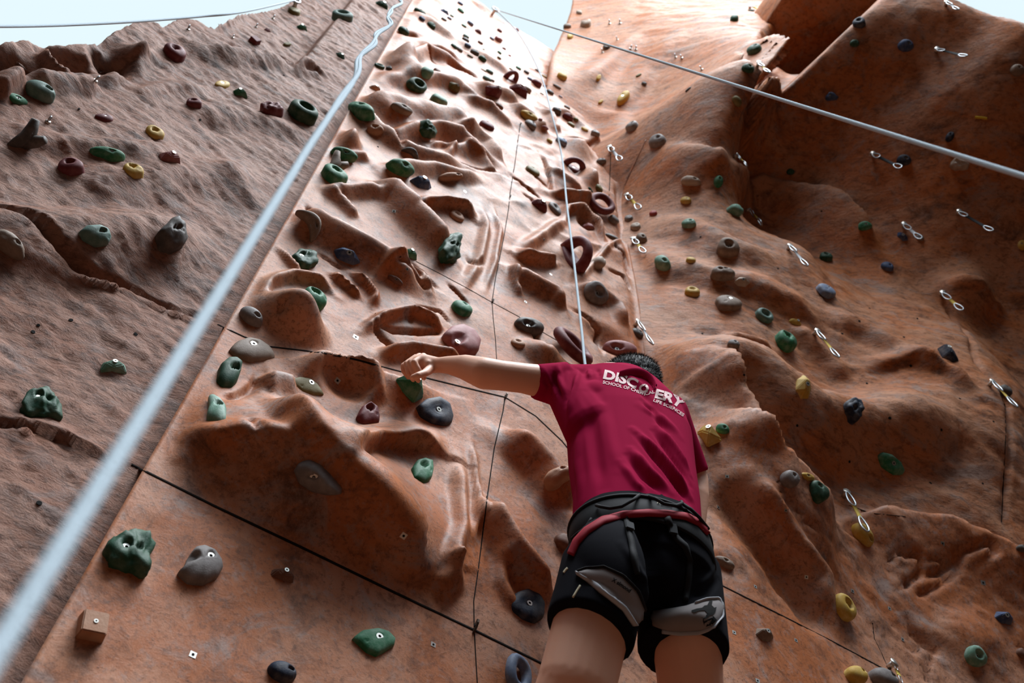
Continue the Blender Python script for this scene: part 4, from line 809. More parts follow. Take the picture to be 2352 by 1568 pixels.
shL, shR = B(1295, 884, -0.42), B(1532, 952, -0.52)
# --- hand closed on the green wedge hold
hl, hn, hd_ = hit(952, 872)
wr_ = B(1003, 838, -0.20); palm = B(972, 836, -0.165)
hand = [capsule(wr_, 0.026, palm, 0.034), ell(palm, 0.040, 0.030, 0.033)]
for i, (kx, ky, ty, w_) in enumerate([(940, 826, 866, -0.105), (947, 821, 872, -0.128), (955, 818, 874, -0.152), (964, 818, 868, -0.175)]):
    k0 = B(978+i*2, 836, w_-0.02); k1 = B(kx+8, ky, w_-0.004); k2 = B(kx-13, ky+14, w_); k3 = B(kx-12+i*4, ty-14, w_+0.006); k4 = B(kx-2+i*4, ty, w_+0.012)
    hand.append(chain([(k0, 0.014), (k1, 0.0125), (k2, 0.0112), (k3, 0.0100), (k4, 0.0088)]))
hand.append(chain([(B(988, 848, -0.19), 0.016), (B(975, 857, -0.20), 0.013), (B(960, 862, -0.20), 0.0115), (B(948, 866, -0.19), 0.0095)]))
armL = chain([(wr_, 0.0245), (B(1030, 838, -0.235), 0.029), (B(1068, 843, -0.285), 0.040), (B(1112, 857, -0.335), 0.050), (B(1150, 862, -0.36), 0.047), (B(1200, 868, -0.385), 0.047), (shL, 0.058)])
elR, wrR = B(1597, 1100, -0.44), B(1601, 1200, -0.41)
armR = chain([(shR, 0.058), (elR, 0.040), (B(1600, 1140, -0.43), 0.038), (wrR, 0.026)])
pr = B(1580, 1235, -0.38); handR = [capsule(wrR, 0.024, pr, 0.034)]
for i in range(4):
    o_ = SX*(0.018*i-0.03); b0 = pr+Vector((0, 0.01, -0.02))+o_
    handR.append(chain([(pr+o_*0.6, 0.013), (b0+Vector((0, 0.01, -0.035)), 0.0105), (b0+Vector((0, 0.035, -0.055)), 0.0095), (b0+Vector((0, 0.055, -0.045)), 0.008)]))
handR.append(chain([(pr-SX*0.03, 0.013), (pr-SX*0.05+Vector((0, 0.02, -0.02)), 0.011), (pr-SX*0.045+Vector((0, 0.045, -0.03)), 0.009)]))
hc = B(1443, 892, -0.38)                       # head, bowed towards the wall
neck0 = B(1445, 912, -0.43)
fx = (SX, Vector((0.1, 0.98, -0.15)).normalized(), Vector((-0.02, 0.15, 0.98)).normalized())   # sideways, facing the rock, up
fp = lambda a, b_, c: hc+fx[0]*a+fx[1]*b_+fx[2]*c
head = [ell(hc+fx[2]*0.01, 0.076, 0.095, 0.105, fx), ell(fp(0, 0.035, -0.055), 0.056, 0.062, 0.062, fx), capsule(neck0, 0.052, hc-fx[2]*0.04, 0.052),
        chain([(fp(0, 0.088, 0.01), 0.010), (fp(0, 0.108, -0.028), 0.014)]), ell(fp(0, 0.086, -0.055), 0.026, 0.012, 0.008, fx), ell(fp(0, 0.083, -0.066), 0.022, 0.012, 0.008, fx), ell(fp(0, 0.075, -0.095), 0.024, 0.02, 0.02, fx),
        ell(fp(0.033, 0.088, 0.028), 0.024, 0.012, 0.009, fx), ell(fp(-0.033, 0.088, 0.028), 0.024, 0.012, 0.009, fx), ell(fp(0.080, 0, -0.01), 0.010, 0.020, 0.032, fx), ell(fp(-0.080, 0, -0.01), 0.010, 0.020, 0.032, fx)]
tor = [(B(1470, 1250, -0.49), 0.150, 0.105), (B(1462, 1165, -0.49), 0.140, 0.095), (B(1455, 1080, -0.48), 0.15, 0.105), (B(1445, 1000, -0.47), 0.165, 0.112), (B(1432, 930, -0.46), 0.168, 0.105), (B(1422, 885, -0.455), 0.12, 0.085), (B(1440, 880, -0.44), 0.055, 0.055)]
hipL, hipR = B(1395, 1295, -0.49), B(1560, 1305, -0.50)
kneeL = B(1325, 1568, -0.40)+Vector((-0.03, 0.10, -0.12)); kneeR = B(1585, 1568, -0.42)+Vector((0.03, 0.10, -0.18))
footL = Vector((kneeL.x+0.04, -0.20, kneeL.z-0.42)); footR = Vector((kneeR.x-0.02, -0.22, kneeR.z-0.42))
thL, thR = B(1360, 1430, -0.45), B(1578, 1480, -0.47)
legs = [chain([(hipL, 0.088), (thL, 0.088), (B(1325, 1568, -0.40), 0.086), (kneeL, 0.056)]), chain([(hipR, 0.088), (thR, 0.082), (B(1586, 1568, -0.42), 0.078), (kneeR, 0.056)])]
for k, f in ((kneeL, footL), (kneeR, footR)):
    m = k.lerp(f, 0.32)+Vector((0, -0.035, 0)); legs.append(chain([(k, 0.054), (m, 0.055), (k.lerp(f, 0.8), 0.036), (f, 0.036)]))
body = fuse('body', join(*hand, armL, armR, *handR, *head, rings(tor), *legs), SKIN, person, 0.0045, 4, 0.5)
# eyes, hair
for s in (-1, 1):
    v, f = ell(fp(0.033*s, 0.086, 0.012), 0.013, 0.011, 0.011, fx, 8); mesh('eye', v, f, simple('eye white', (0.8, 0.78, 0.75), 0.3), person)
hv = join(ell(hc+fx[2]*0.022-fx[1]*0.012, 0.100, 0.106, 0.108, fx), ell(fp(0, -0.045, -0.03), 0.080, 0.062, 0.075, fx))
hair = fuse('hair', hv, HAIRM, person, 0.005, 3, 0.5)
for v in hair.data.vertices:
    n_ = v.normal.copy(); c = v.co
    v.co = c+n_*(0.003*noise.noise(c*95)+0.002*noise.noise(c*210))
    if (c-hc).dot(fx[1]) > 0.045 and (c-hc).dot(fx[2]) < 0.055: v.co -= n_*0.02
hv2 = []; hf2 = []; rs = random.Random(3); cnt = 0
for p in hair.data.polygons:
    c = p.center; d_ = c-hc
    if d_.dot(fx[1]) > 0.05 and d_.dot(fx[2]) < 0.05: continue
    for _ in range(2):
        k = len(hv2); a_ = Vector((rs.gauss(0, 1), rs.gauss(0, 1), rs.gauss(0, 1))); q = c+a_*0.002; t = (p.normal+a_*0.55).normalized(); s_ = t.cross(a_).normalized()*0.0007
        hv2 += [q-s_, q+s_, q+t*rs.uniform(0.006, 0.016)]; hf2.append((k, k+1, k+2))
mesh('hair_strands', hv2, hf2, HAIRM, hair, False)
# --- shirt
st = [(B(1465, 1262, -0.495), 0.165, 0.120), (B(1463, 1188, -0.495), 0.170, 0.125), (B(1462, 1150, -0.495), 0.172, 0.128), (B(1452, 1080, -0.485), 0.181, 0.132), (B(1445, 1000, -0.475), 0.190, 0.137), (B(1430, 940, -0.465), 0.190, 0.125), (B(1420, 900, -0.455), 0.150, 0.105), (B(1432, 880, -0.45), 0.080, 0.080)]
sl0 = B(1228, 876, -0.395); slR = B(1591, 1092, -0.445)
sleeveL = tube([sl0, sl0.lerp(shL, 0.5), shL], [0.054, 0.064, 0.074], 28); sleeveR = tube([slR, slR.lerp(shR, 0.5), shR], [0.054, 0.061, 0.070], 28)
yoke = join(capsule(shL, 0.066, B(1400, 885, -0.45), 0.070), capsule(B(1400, 885, -0.45), 0.070, B(1470, 905, -0.47), 0.072), capsule(B(1470, 905, -0.47), 0.072, shR, 0.064), capsule(shR, 0.07, B(1500, 1010, -0.50), 0.09), capsule(shL, 0.066, B(1360, 985, -0.47), 0.085),
            ell(B(1535, 985, -0.50), 0.062, 0.06, 0.10), ell(B(1365, 935, -0.47), 0.07, 0.08, 0.09))
shirt = fuse('shirt', join(rings(st), sleeveL, sleeveR, yoke), SHIRT, person, 0.006, 5, 0.5)
T0 = bvh(shirt)
def on(T_, px, py):
    l, n_, i_, d_ = T_.ray_cast(Vector(CAM), Vector(ray(px, py)))
    if l is None: return None, None
    if n_.dot(Vector(ray(px, py))) > 0: n_ = -n_
    return l, n_
def folds(o, T_, strokes):
    vs = o.data.vertices; co = np.array([v.co[:] for v in vs]); no = np.array([v.normal[:] for v in vs]); disp = np.zeros(len(vs))
    for pts, a, wd in strokes:
        q = [on(T_, *p)[0] for p in pts]; q = np.array([p[:] for p in q if p is not None])
        if len(q) < 2: continue
        best = np.full(len(co), 9.0); al = np.zeros(len(co)); L_ = len(q)-1
        for i in range(L_):
            d = q[i+1]-q[i]; t = np.clip(((co-q[i])@d)/(d@d+1e-9), 0, 1); dd = np.linalg.norm(co-(q[i]+t[:, None]*d), axis=1); u = dd < best; best[u] = dd[u]; al[u] = ((i+t)/L_)[u]
        disp += 1.4*a*smooth01(1-best/wd)*(0.2+0.8*smooth01(np.minimum(al, 1-al)/0.3))
    co += no*disp[:, None]
    o.data.vertices.foreach_set('co', co.ravel()); o.data.update()
folds(shirt, T0, [([(1455, 985), (1500, 1030), (1550, 1090), (1585, 1140)], 0.012, 0.022), ([(1465, 1000), (1510, 1055), (1560, 1120), (1580, 1150)], -0.012, 0.020),
    ([(1450, 1030), (1490, 1080), (1540, 1130)], 0.010, 0.020), ([(1440, 1045), (1480, 1095), (1520, 1130)], -0.010, 0.018), ([(1425, 1060), (1460, 1110), (1480, 1130)], 0.007, 0.018),
    ([(1510, 980), (1550, 1030), (1585, 1090)], 0.010, 0.020), ([(1500, 990), (1545, 1050), (1585, 1115)], -0.009, 0.016), ([(1470, 930), (1520, 960), (1560, 1000)], 0.006, 0.03),
    ([(1345, 900), (1360, 980), (1372, 1060), (1385, 1120)], -0.006, 0.028), ([(1385, 930), (1400, 1010), (1420, 1080)], 0.004, 0.03), ([(1320, 960), (1325, 1060), (1335, 1150)], 0.005, 0.03),
    ([(1282, 838), (1285, 870), (1300, 910)], 0.008, 0.014), ([(1272, 845), (1275, 880), (1290, 915)], -0.008, 0.012), ([(1330, 845), (1322, 880), (1310, 930), (1306, 965)], 0.007, 0.016), ([(1318, 850), (1310, 890), (1300, 930)], -0.009, 0.014),
    ([(1235, 850), (1250, 885), (1268, 915)], 0.004, 0.012), ([(1250, 846), (1262, 880), (1280, 912)], 0.005, 0.012), ([(1352, 848), (1355, 870)], 0.006, 0.012), ([(1372, 846), (1376, 866)], -0.005, 0.012),
    ([(1425, 858), (1455, 880), (1480, 905), (1510, 945)], -0.007, 0.022), ([(1445, 862), (1475, 888), (1500, 905)], 0.006, 0.020), ([(1478, 920), (1505, 950), (1530, 990)], -0.010, 0.02), ([(1500, 890), (1520, 915), (1545, 940)], 0.008, 0.02)])
T1 = bvh(shirt)
# collar, turned up at the nape
cb = [on(T1, x, y) for x, y in [(1420, 865), (1436, 863), (1454, 863), (1472, 867), (1486, 874), (1496, 884), (1503, 896)]]
cb = [l+n_*0.004 if l is not None else B(1460, 880, -0.52) for l, n_ in cb]
ct = [Vector(Q(x, y, (p-Vector(CAM)).length+0.03)) for (x, y), p in zip([(1424, 857), (1438, 849), (1455, 845), (1475, 847), (1491, 856), (1503, 870), (1509, 887)], cb)]
cv = []; cf = []; ct = [Vector(v) for v in np.array([ct[0]]+ct+[ct[-1]])[1:-1]]
for i in range(7):
    for j in range(6):
        p = ct[i].lerp(cb[i], j/5); p = p+SY*0.012*math.sin(math.pi*j/5)+SZv*0.004*math.sin(math.pi*j/5); cv += [p, p-SY*0.005]
for i in range(6):
    for j in range(5):
        a0 = (i*6+j)*2; a1 = ((i+1)*6+j)*2; cf += [(a0, a1, a1+2, a0+2), (a0+1, a0+3, a1+3, a1+1)]
    for j in (0, 5): a0 = (i*6+j)*2; a1 = ((i+1)*6+j)*2; cf.append((a0, a0+1, a1+1, a1))
col_ = mesh('collar', cv, cf, SHIRT, shirt); sb = col_.modifiers.new('s', 'SUBSURF'); sb.levels = sb.render_levels = 2
# --- shorts
hemL, hemR = B(1352, 1414, -0.452)-Vector((0, 0, 0.052)), B(1566, 1472, -0.472)-Vector((0, 0, 0.030))
def legtube(p0, r0, p1, r1, tilt):
    V, Fc = tube([p0, p0.lerp(p1, .5), p1], [r0, (r0+r1)/2, r1], 32)
    for i in range(64, 96): V[i] = V[i]+Vector((0, 0, 0))+SZv*tilt*((V[i]-p1).dot(SX))
    return V, Fc
sh = join(rings([(B(1474, 1330, -0.49), 0.176, 0.125), (B(1472, 1275, -0.49), 0.182, 0.136), (B(1468, 1235, -0.492), 0.178, 0.133), (B(1464, 1205, -0.495), 0.166, 0.12)]), ell(B(1405, 1300, -0.525), 0.100, 0.080, 0.15), ell(B(1552, 1300, -0.53), 0.098, 0.080, 0.15), ell(B(1476, 1290, -0.52), 0.13, 0.085, 0.13), ell(B(1478, 1340, -0.49), 0.09, 0.09, 0.09),
          legtube(B(1392, 1300, -0.49), 0.108, hemL, 0.100, -0.15), legtube(B(1562, 1310, -0.49), 0.104, hemR, 0.108, 0.0))
shorts = fuse('shorts', sh, BLACK, person, 0.006, 9, 0.6); T2a = bvh(shorts)
folds(shorts, T2a, [([(1480, 1180), (1490, 1260), (1500, 1330), (1510, 1400)], -0.022, 0.045), ([(1455, 1440), (1500, 1400), (1540, 1370)], -0.008, 0.02), ([(1430, 1250), (1470, 1320), (1490, 1380)], 0.006, 0.02),
    ([(1330, 1330), (1400, 1350), (1440, 1400)], -0.006, 0.02), ([(1640, 1290), (1620, 1330), (1600, 1350)], 0.006, 0.015), ([(1650, 1330), (1620, 1360), (1580, 1370)], -0.006, 0.015)])
T2 = bvh(shorts)
hemband = []
# --- patches of cloth lying on a surface
def patch(name, top, bot, T_, mat, parent, thick, n=26, m=7, lift=0.001):
    def rs_(pts, n):
        pts = np.array(pts, float); s = np.concatenate([[0], np.cumsum(np.linalg.norm(np.diff(pts, axis=0), axis=1))]); q = np.linspace(0, s[-1], n)
        return np.stack([np.interp(q, s, pts[:, 0]), np.interp(q, s, pts[:, 1])], 1)
    A, Bt = rs_(top, n), rs_(bot, n); G = []; last = None
    for j in range(m+1):
        row = []
        for i in range(n):
            p = A[i]*(1-j/m)+Bt[i]*j/m; l, n_ = on(T_, p[0], p[1]); row.append((l+n_*lift, n_) if l is not None else None)
        G.append(row)
    V = []; idx = {}; 
    for j in range(m+1):
        for i in range(n):
            if G[j][i] is not None:
                e_ = math.sin(math.pi*j/m)**0.5 if m > 1 else 1; idx[(j, i)] = len(V); V.append(G[j][i][0]+G[j][i][1]*thick*(0.15+0.85*e_))
    k = len(V); inner = {}
    for key, v in list(idx.items()): inner[key] = len(V); V.append(G[key[0]][key[1]][0]-G[key[0]][key[1]][1]*0.004)
    Fc = []
    for j in range(m):
        for i in range(n-1):
            q = [(j, i), (j+1, i), (j+1, i+1), (j, i+1)]
            if all(a in idx for a in q):
                if max((V[idx[a]]-V[idx[q[0]]]).length for a in q) > 0.14: continue
                Fc.append(tuple(idx[a] for a in q)); Fc.append(tuple(inner[a] for a in q[::-1]))
                for a, b_ in zip(q, q[1:]+q[:1]):
                    if (a[0] == b_[0] and a[0] in (0, m)) or (a[1] == b_[1] and a[1] in (0, n-1)): Fc.append((idx[a], inner[a], inner[b_], idx[b_]))
    return mesh(name, V, Fc, mat, parent)
def along(name, pts, w_, T_, mat, parent, thick=0.003, **k):
    pts = np.array(pts, float); d = np.gradient(pts, axis=0); d /= np.linalg.norm(d, axis=1)[:, None]+1e-9; nn = np.stack([-d[:, 1], d[:, 0]], 1)
    return patch(name, pts+nn*w_/2, pts-nn*w_/2, T_, mat, parent, thick, n=max(8, int(np.linalg.norm(np.diff(pts, axis=0), axis=1).sum()/6)), m=3, **k)
def letters(txt, name, base, hgt, T_, mat, parent, bold=0.02, slant=0.0, lift=0.0015):
    """text laid on cloth along a baseline of picture points"""
    cu = bpy.data.curves.new(name, 'FONT'); cu.body = txt; cu.size = 1.0; cu.offset = bold; cu.resolution_u = 3; cu.shear = slant
    to = bpy.data.objects.new(name, cu); sc.collection.objects.link(to); bpy.context.view_layer.update()
    me = bpy.data.meshes.new_from_object(to.evaluated_get(bpy.context.evaluated_depsgraph_get())); bpy.data.objects.remove(to)
    bm = bmesh.new(); bm.from_mesh(me); bpy.data.meshes.remove(me); bmesh.ops.triangulate(bm, faces=bm.faces[:])
    for _ in range(2):
        es = [e_ for e_ in bm.edges if e_.calc_length() > 0.16]
        if es: bmesh.ops.subdivide_edges(bm, edges=es, cuts=1); bmesh.ops.triangulate(bm, faces=bm.faces[:])
    xs_ = [v.co.x for v in bm.verts]; x0, x1 = min(xs_), max(xs_); base = np.array(base, float)
    s = np.concatenate([[0], np.cumsum(np.linalg.norm(np.diff(base, axis=0), axis=1))]); bad = []
    for v in bm.verts:
        q = (v.co.x-x0)/(x1-x0)*s[-1]; px = np.interp(q, s, base[:, 0]); py = np.interp(q, s, base[:, 1]); e_ = 2.0
        tx = np.interp(min(q+e_, s[-1]), s, base[:, 0])-np.interp(max(q-e_, 0), s, base[:, 0]); ty = np.interp(min(q+e_, s[-1]), s, base[:, 1])-np.interp(max(q-e_, 0), s, base[:, 1]); l_ = math.hypot(tx, ty)
        h_ = v.co.y/0.72*hgt; px += ty/l_*h_; py -= tx/l_*h_
        loc, n_ = on(T_, px, py)
        if loc is None: bad.append(v); continue
        v.co = loc+n_*lift
    bmesh.ops.delete(bm, geom=bad, context='VERTS')
    me = bpy.data.meshes.new(name); bm.to_mesh(me); bm.free(); me.materials.append(mat)
    return link(bpy.data.objects.new(name, me), parent)
letters('DISC', 'shirt_lettering', [(1385, 869), (1412, 875), (1438, 883), (1461, 892)], 20, T1, PRINT, shirt, 0.045)
letters('O', 'shirt_lettering', [(1471, 904), (1492, 897)], 18, T1, PRINT, shirt, 0.045)
0 and letters('V', 'shirt_lettering', [(1488, 903), (1501, 909)], 15, T1, PRINT, shirt, 0.045)
letters('ERY', 'shirt_lettering', [(1503, 913), (1525, 919), (1545, 926), (1563, 940)], 20, T1, PRINT, shirt, 0.045)
letters('SCHOOL OF CHEM', 'shirt_lettering', [(1384, 881), (1420, 889), (1450, 897), (1476, 907)], 7, T1, PRINT, shirt)
letters('ICAL', 'shirt_lettering', [(1480, 909), (1504, 903)], 7.5, T1, PRINT, shirt)
letters('LIFE SCIENCES', 'shirt_lettering', [(1500, 922), (1520, 930), (1545, 941), (1568, 957)], 7, T1, PRINT, shirt)
# --- harness: waist belt round the body, loops, straps
harness = bpy.data.objects.new('climbing_harness', None); sc.collection.objects.link(harness)
def band(name, c, rx, ry, h, mat, parent, thick, n=64, tilt=(0, 0), twist=0.0):
    V = []; Fc = []; c = Vector(c)
    prof = [(-.5, 0), (-.42, .8), (0, 1), (.42, .8), (.5, 0), (.3, -.3), (-.3, -.3)]
    for i in range(n):
        f = 2*math.pi*i/n; o_ = SX*rx*math.cos(f)+SY*ry*math.sin(f); nn = (SX*math.cos(f)/rx+SY*math.sin(f)/ry).normalized()
        z_ = tilt[0]*math.cos(f)+tilt[1]*math.sin(f)
        for a, b_ in prof: V.append(c+o_+nn*b_*thick+SZv*(a*h+z_))
    m = len(prof)
    for i in range(n): Fc += [(i*m+j, ((i+1) % n)*m+j, ((i+1) % n)*m+(j+1) % m, i*m+(j+1) % m) for j in range(m)]
    return mesh(name, V, Fc, mat, parent)
bc = B(1464, 1190, -0.495); zb = B(1470, 1117, -0.635).z-0.045; zr = B(1470, 1182, -0.645).z
belt = band('waist_belt', Vector((bc.x, bc.y, zb)), 0.180, 0.137, 0.085, WEB, harness, 0.006, tilt=(-0.012, 0.0))
band('belt_edge', Vector((bc.x, bc.y, zb+0.043)), 0.183, 0.140, 0.010, WEB, belt, 0.006, tilt=(-0.012, 0))
RED_LATER = True
TB = bvh(belt); T3 = BVHTree.FromPolygons(*(lambda q: (q[0], q[1]))(join(*[([v.co[:] for v in o_.data.vertices], [tuple(p.vertices) for p in o_.data.polygons]) for o_ in (belt, shorts)])))
along('red_strap', [(1312, 1275), (1325, 1245), (1348, 1220), (1385, 1196), (1432, 1183), (1490, 1179), (1530, 1181), (1575, 1187), (1608, 1202), (1628, 1224)], 15, T3, REDWEB, harness, 0.004, lift=0.004)
def bpt(px, py, lift):
    l, n_ = on(TB, px, py)
    if l is None: l, n_ = on(T2, px, py)
    if l is None: return B(px, py, -0.6)
    return l+n_*lift
for pts in ([(1372, 1164), (1385, 1174), (1405, 1178), (1430, 1174), (1455, 1159), (1468, 1142)], [(1484, 1142), (1500, 1156), (1520, 1168), (1545, 1172), (1560, 1166), (1562, 1156)], [(1564, 1160), (1578, 1179), (1595, 1196), (1622, 1216)], [(1318, 1236), (1335, 1226), (1352, 1214), (1362, 1194)]):
    q = [bpt(x, y, 0.016 if 0 < i < len(pts)-1 else 0.006) for i, (x, y) in enumerate(pts)]
    dense = []
    for a_, b_ in zip(q[:-1], q[1:]): dense += [a_.lerp(b_, t/3) for t in range(3)]
    dense.append(q[-1]); V, Fc = tube(dense, 0.0045, 8); mesh('gear_loop', V, Fc, WEB, harness)
letters('X simond', 'belt_lettering', [(1508, 1156), (1525, 1161), (1543, 1165)], 9, TB, CREAM, belt, 0.03, lift=0.0025)
letters('EASY', 'belt_lettering', [(1516, 1146), (1532, 1149)], 5, TB, TRIM, belt, 0.0, lift=0.0025)
for pts in ([(1437, 1186), (1442, 1215), (1450, 1250), (1457, 1290), (1463, 1320)], [(1532, 1190), (1542, 1220), (1555, 1240), (1572, 1255), (1584, 1285), (1580, 1330), (1574, 1380)]):
    st_ = along('riser_strap', pts, 14, T3, WEB, harness, 0.004, lift=0.004)
    l, n_ = on(T3, *pts[1]); q = Matrix((SX, n_.cross(SX).normalized(), n_)).transposed().to_4x4(); 
    bk = box('buckle', (0, 0, 0), (0.022, 0.034, 0.007), simple('buckle plastic', (0.02, 0.021, 0.024), 0.8), None, 0.002); q.translation = l+n_*0.010; bk.parent = st_; bk.matrix_world = q
for pts in ([(1437, 1173), (1440, 1176)],): pass
lpL = patch('leg_loop', [(1328, 1318), (1350, 1308), (1388, 1304), (1430, 1325), (1462, 1358), (1478, 1395), (1478, 1410)], [(1330, 1322), (1350, 1338), (1378, 1362), (1405, 1382), (1430, 1402), (1452, 1428), (1458, 1436)], T2, GREYPAD, harness, 0.010)
along('binding', [(1326, 1317), (1352, 1335), (1380, 1358), (1405, 1378), (1432, 1400), (1456, 1436)], 7, T2, TRIM, lpL, 0.008, lift=0.003)
along('binding', [(1326, 1317), (1350, 1307), (1388, 1303), (1430, 1323), (1462, 1356), (1479, 1400)], 5, T2, WEB, lpL, 0.008, lift=0.003)
lpR = patch('leg_loop', [(1500, 1402), (1540, 1398), (1575, 1392), (1615, 1378), (1648, 1374), (1655, 1380)], [(1500, 1436), (1540, 1450), (1575, 1450), (1610, 1448), (1645, 1436), (1656, 1415)], T2, GREYPAD, harness, 0.010)
along('binding', [(1520, 1446), (1560, 1451), (1605, 1449), (1640, 1437), (1655, 1418), (1653, 1392), (1646, 1375), (1620, 1378), (1595, 1388)], 6, T2, TRIM, lpR, 0.008, lift=0.003)
TL, TR = bvh(lpL), bvh(lpR)
letters('X simond', 'loop_lettering', [(1404, 1334), (1420, 1343), (1445, 1361)], 9, TL, HEX, lpL, 0.035, lift=0.0015)
def shape(name, pts, T_, mat, parent, lift=0.0015):
    bm = bmesh.new(); vs = [bm.verts.new((x, -y, 0)) for x, y in pts]; bm.faces.new(vs); bmesh.ops.triangulate(bm, faces=bm.faces[:])
    for _ in range(3):
        es = [e_ for e_ in bm.edges if e_.calc_length() > 6]
        if es: bmesh.ops.subdivide_edges(bm, edges=es, cuts=1); bmesh.ops.triangulate(bm, faces=bm.faces[:])
    bad = []
    for v in bm.verts:
        l, n_ = on(T_, v.co.x, -v.co.y)
        if l is None: bad.append(v)
        else: v.co = l+n_*lift
    bmesh.ops.delete(bm, geom=bad, context='VERTS'); me = bpy.data.meshes.new(name); bm.to_mesh(me); bm.free(); me.materials.append(mat); return link(bpy.data.objects.new(name, me), parent)
shape('climber_emblem', [(1588, 1402), (1600, 1398), (1612, 1396), (1618, 1391), (1624, 1390), (1628, 1382), (1633, 1378), (1636, 1381), (1634, 1390), (1640, 1396), (1645, 1394), (1643, 1404), (1637, 1412), (1630, 1414), (1622, 1420), (1612, 1424), (1620, 1416), (1624, 1408), (1618, 1402), (1606, 1403), (1594, 1407), (1588, 1405)], TR, HEX, lpR)
shape('climber_emblem', [(1611, 1417), (1614, 1418), (1617, 1426), (1634, 1418), (1636, 1421), (1618, 1430), (1620, 1436), (1617, 1435)], TR, HEX, lpR)
shape('mountain_emblem', [(1621, 1439), (1626, 1428), (1630, 1432), (1637, 1414), (1646, 1424), (1634, 1434)], TR, HEX, lpR)
along('stitch_mark', [(1333, 1344), (1324, 1358), (1316, 1372)], 4, T2, CREAM, shorts, 0.001, lift=0.001)
along('stitch_mark', [(1304, 1304), (1298, 1310), (1295, 1315)], 4, T2, CREAM, shorts, 0.001, lift=0.001)
shoeM = simple('shoe rubber', (0.03, 0.03, 0.035), 0.6)
for f_ in (footL, footR):
    V, Fc = join(chain([(f_, 0.040), (f_+Vector((0, 0.05, -0.035)), 0.038), (f_+Vector((0.0, 0.13, -0.04)), 0.030)]), chain([(f_+Vector((0, -0.03, -0.03)), 0.034), (f_+Vector((0, 0.08, -0.05)), 0.03)]))
    fuse('climbing_shoe', (V, Fc), shoeM, person, 0.006, 4, 0.5)
tag(person, 'person in maroon polo and black shorts climbing, left hand on a green hold', 'person')
tag(harness, "black climbing harness with grey leg loops and a red strap on the climber", 'harness')
# ------------------------------------------------------------------ ropes
ROPE = simple('white blue rope', (0.55, 0.66, 0.74), 0.85)
nt_ = ROPE.node_tree; tco = S(ROPE, 'ShaderNodeTexCoord'); wv = S(ROPE, 'ShaderNodeTexVoronoi'); wv.inputs['Scale'].default_value = 420; bmp = S(ROPE, 'ShaderNodeBump'); bmp.inputs['Distance'].default_value = 0.002; bmp.inputs['Strength'].default_value = 0.6
nt_.links.new(tco.outputs['Object'], wv.inputs['Vector']); nt_.links.new(wv.outputs['Distance'], bmp.inputs['Height']); nt_.links.new(bmp.outputs[0], nt_.nodes['Principled BSDF'].inputs['Normal'])
def spline(pts, k=8):
    pts = [Vector(p) for p in pts]; out = []
    for i in range(len(pts)-1):
        p0 = pts[max(0, i-1)]; p1, p2 = pts[i], pts[i+1]; p3 = pts[min(len(pts)-1, i+2)]
        for j in range(k):
            t = j/k; out.append(0.5*((2*p1)+(p2-p0)*t+(2*p0-5*p1+4*p2-p3)*t*t+(3*p1-p0-3*p2+p3)*t**3))
    return out+[pts[-1]]
def lift_hit(px, py, a): 
    l, n_, d_ = hit(px, py)
    return l+n_*a if l is not None else Vector(P(px, py, 0.1))
kink = lift_hit(1285, 366, 0.03)
ztop = Vector(P(1139, 22, 0.08))
r1 = [B(1430, 1180, -0.34), B(1372, 1000, -0.33), Vector(P(1345, 845, -0.30)), Vector(P(1336, 760, -0.27)), Vector(P(1318, 600, -0.20)), Vector(P(1302, 470, -0.13)), kink, lift_hit(1262, 290, 0.08), lift_hit(1226, 190, 0.09), lift_hit(1180, 96, 0.08), ztop]
V1 = tube(spline(r1), 0.0056, 10)
pr_ = Vector(Q(2352, 405, 1.72)); dd = (pr_-ztop).normalized(); end = pr_+dd*((pr_.z-1.0)/-dd.z if dd.z < 0 else 1)
V, Fc = tube([V_.copy() for V_ in spline(r1)]+[ztop.lerp(pr_, t/40) for t in range(1, 41)]+[pr_.lerp(end, t/20) for t in range(1, 21)], [0.0056]*len(spline(r1))+[0.0048]*60, 10); rb_ = mesh('climbing_rope', V, Fc, ROPE); tag(rb_, "white rope from the climber up to the top ring, then down right across the overhang", 'rope', 'white ropes')
A_, B_ = Vector(Q(12, 1465, 0.44)), Vector(P(938, -30, -0.35)); side = (B_-A_).cross(Vector(ey)).normalized()
pts = []; pts2 = []
n_ = 220
for i in range(-12, n_+1):
    t = (i/n_); tt = math.copysign(abs(t)**2.2, t) if t > 0 else t*0.15
    p = A_.lerp(B_, tt) if t > 0 else A_+(A_-B_).normalized()*(-t*1.6)
    dcam = (p-Vector(CAM)).length; wob = max(0, min(1, (dcam-1.2)/1.5))
    p = p+side*(0.010*math.sin(dcam*4.2)+0.006*math.sin(dcam*9.7))*wob
    away = (p-Vector(CAM)).normalized(); f = dcam*7.0
    pts.append(p); off = side*math.cos(f)*wob+away*(math.sin(f)*wob+(1-wob)); pts2.append(p+off*0.0098)
V, Fc = tube(pts, 0.0050, 14); rc = mesh('climbing_rope', V, Fc, ROPE); tag(rc, 'thick blurred white rope running past the camera from lower left to the top', 'rope', 'white ropes')
V, Fc = tube(pts2, 0.0048, 10); mesh('second_strand', V, Fc, ROPE, rc)
a_ = lift_hit(672, 14, 0.05); r4 = [a_, Vector(Q(560, 27, 5.2)), Vector(Q(460, 38, 4.8)), Vector(Q(320, 49, 4.3)), Vector(Q(160, 57, 3.8)), Vector(Q(0, 60, 3.3)), Vector(Q(-200, 55, 2.8))]
V, Fc = tube(spline(r4), 0.0052, 8); rd = mesh('climbing_rope', V, Fc, ROPE); tag(rd, 'thin white rope sagging across the sky from the top of the left wall', 'rope', 'white ropes')
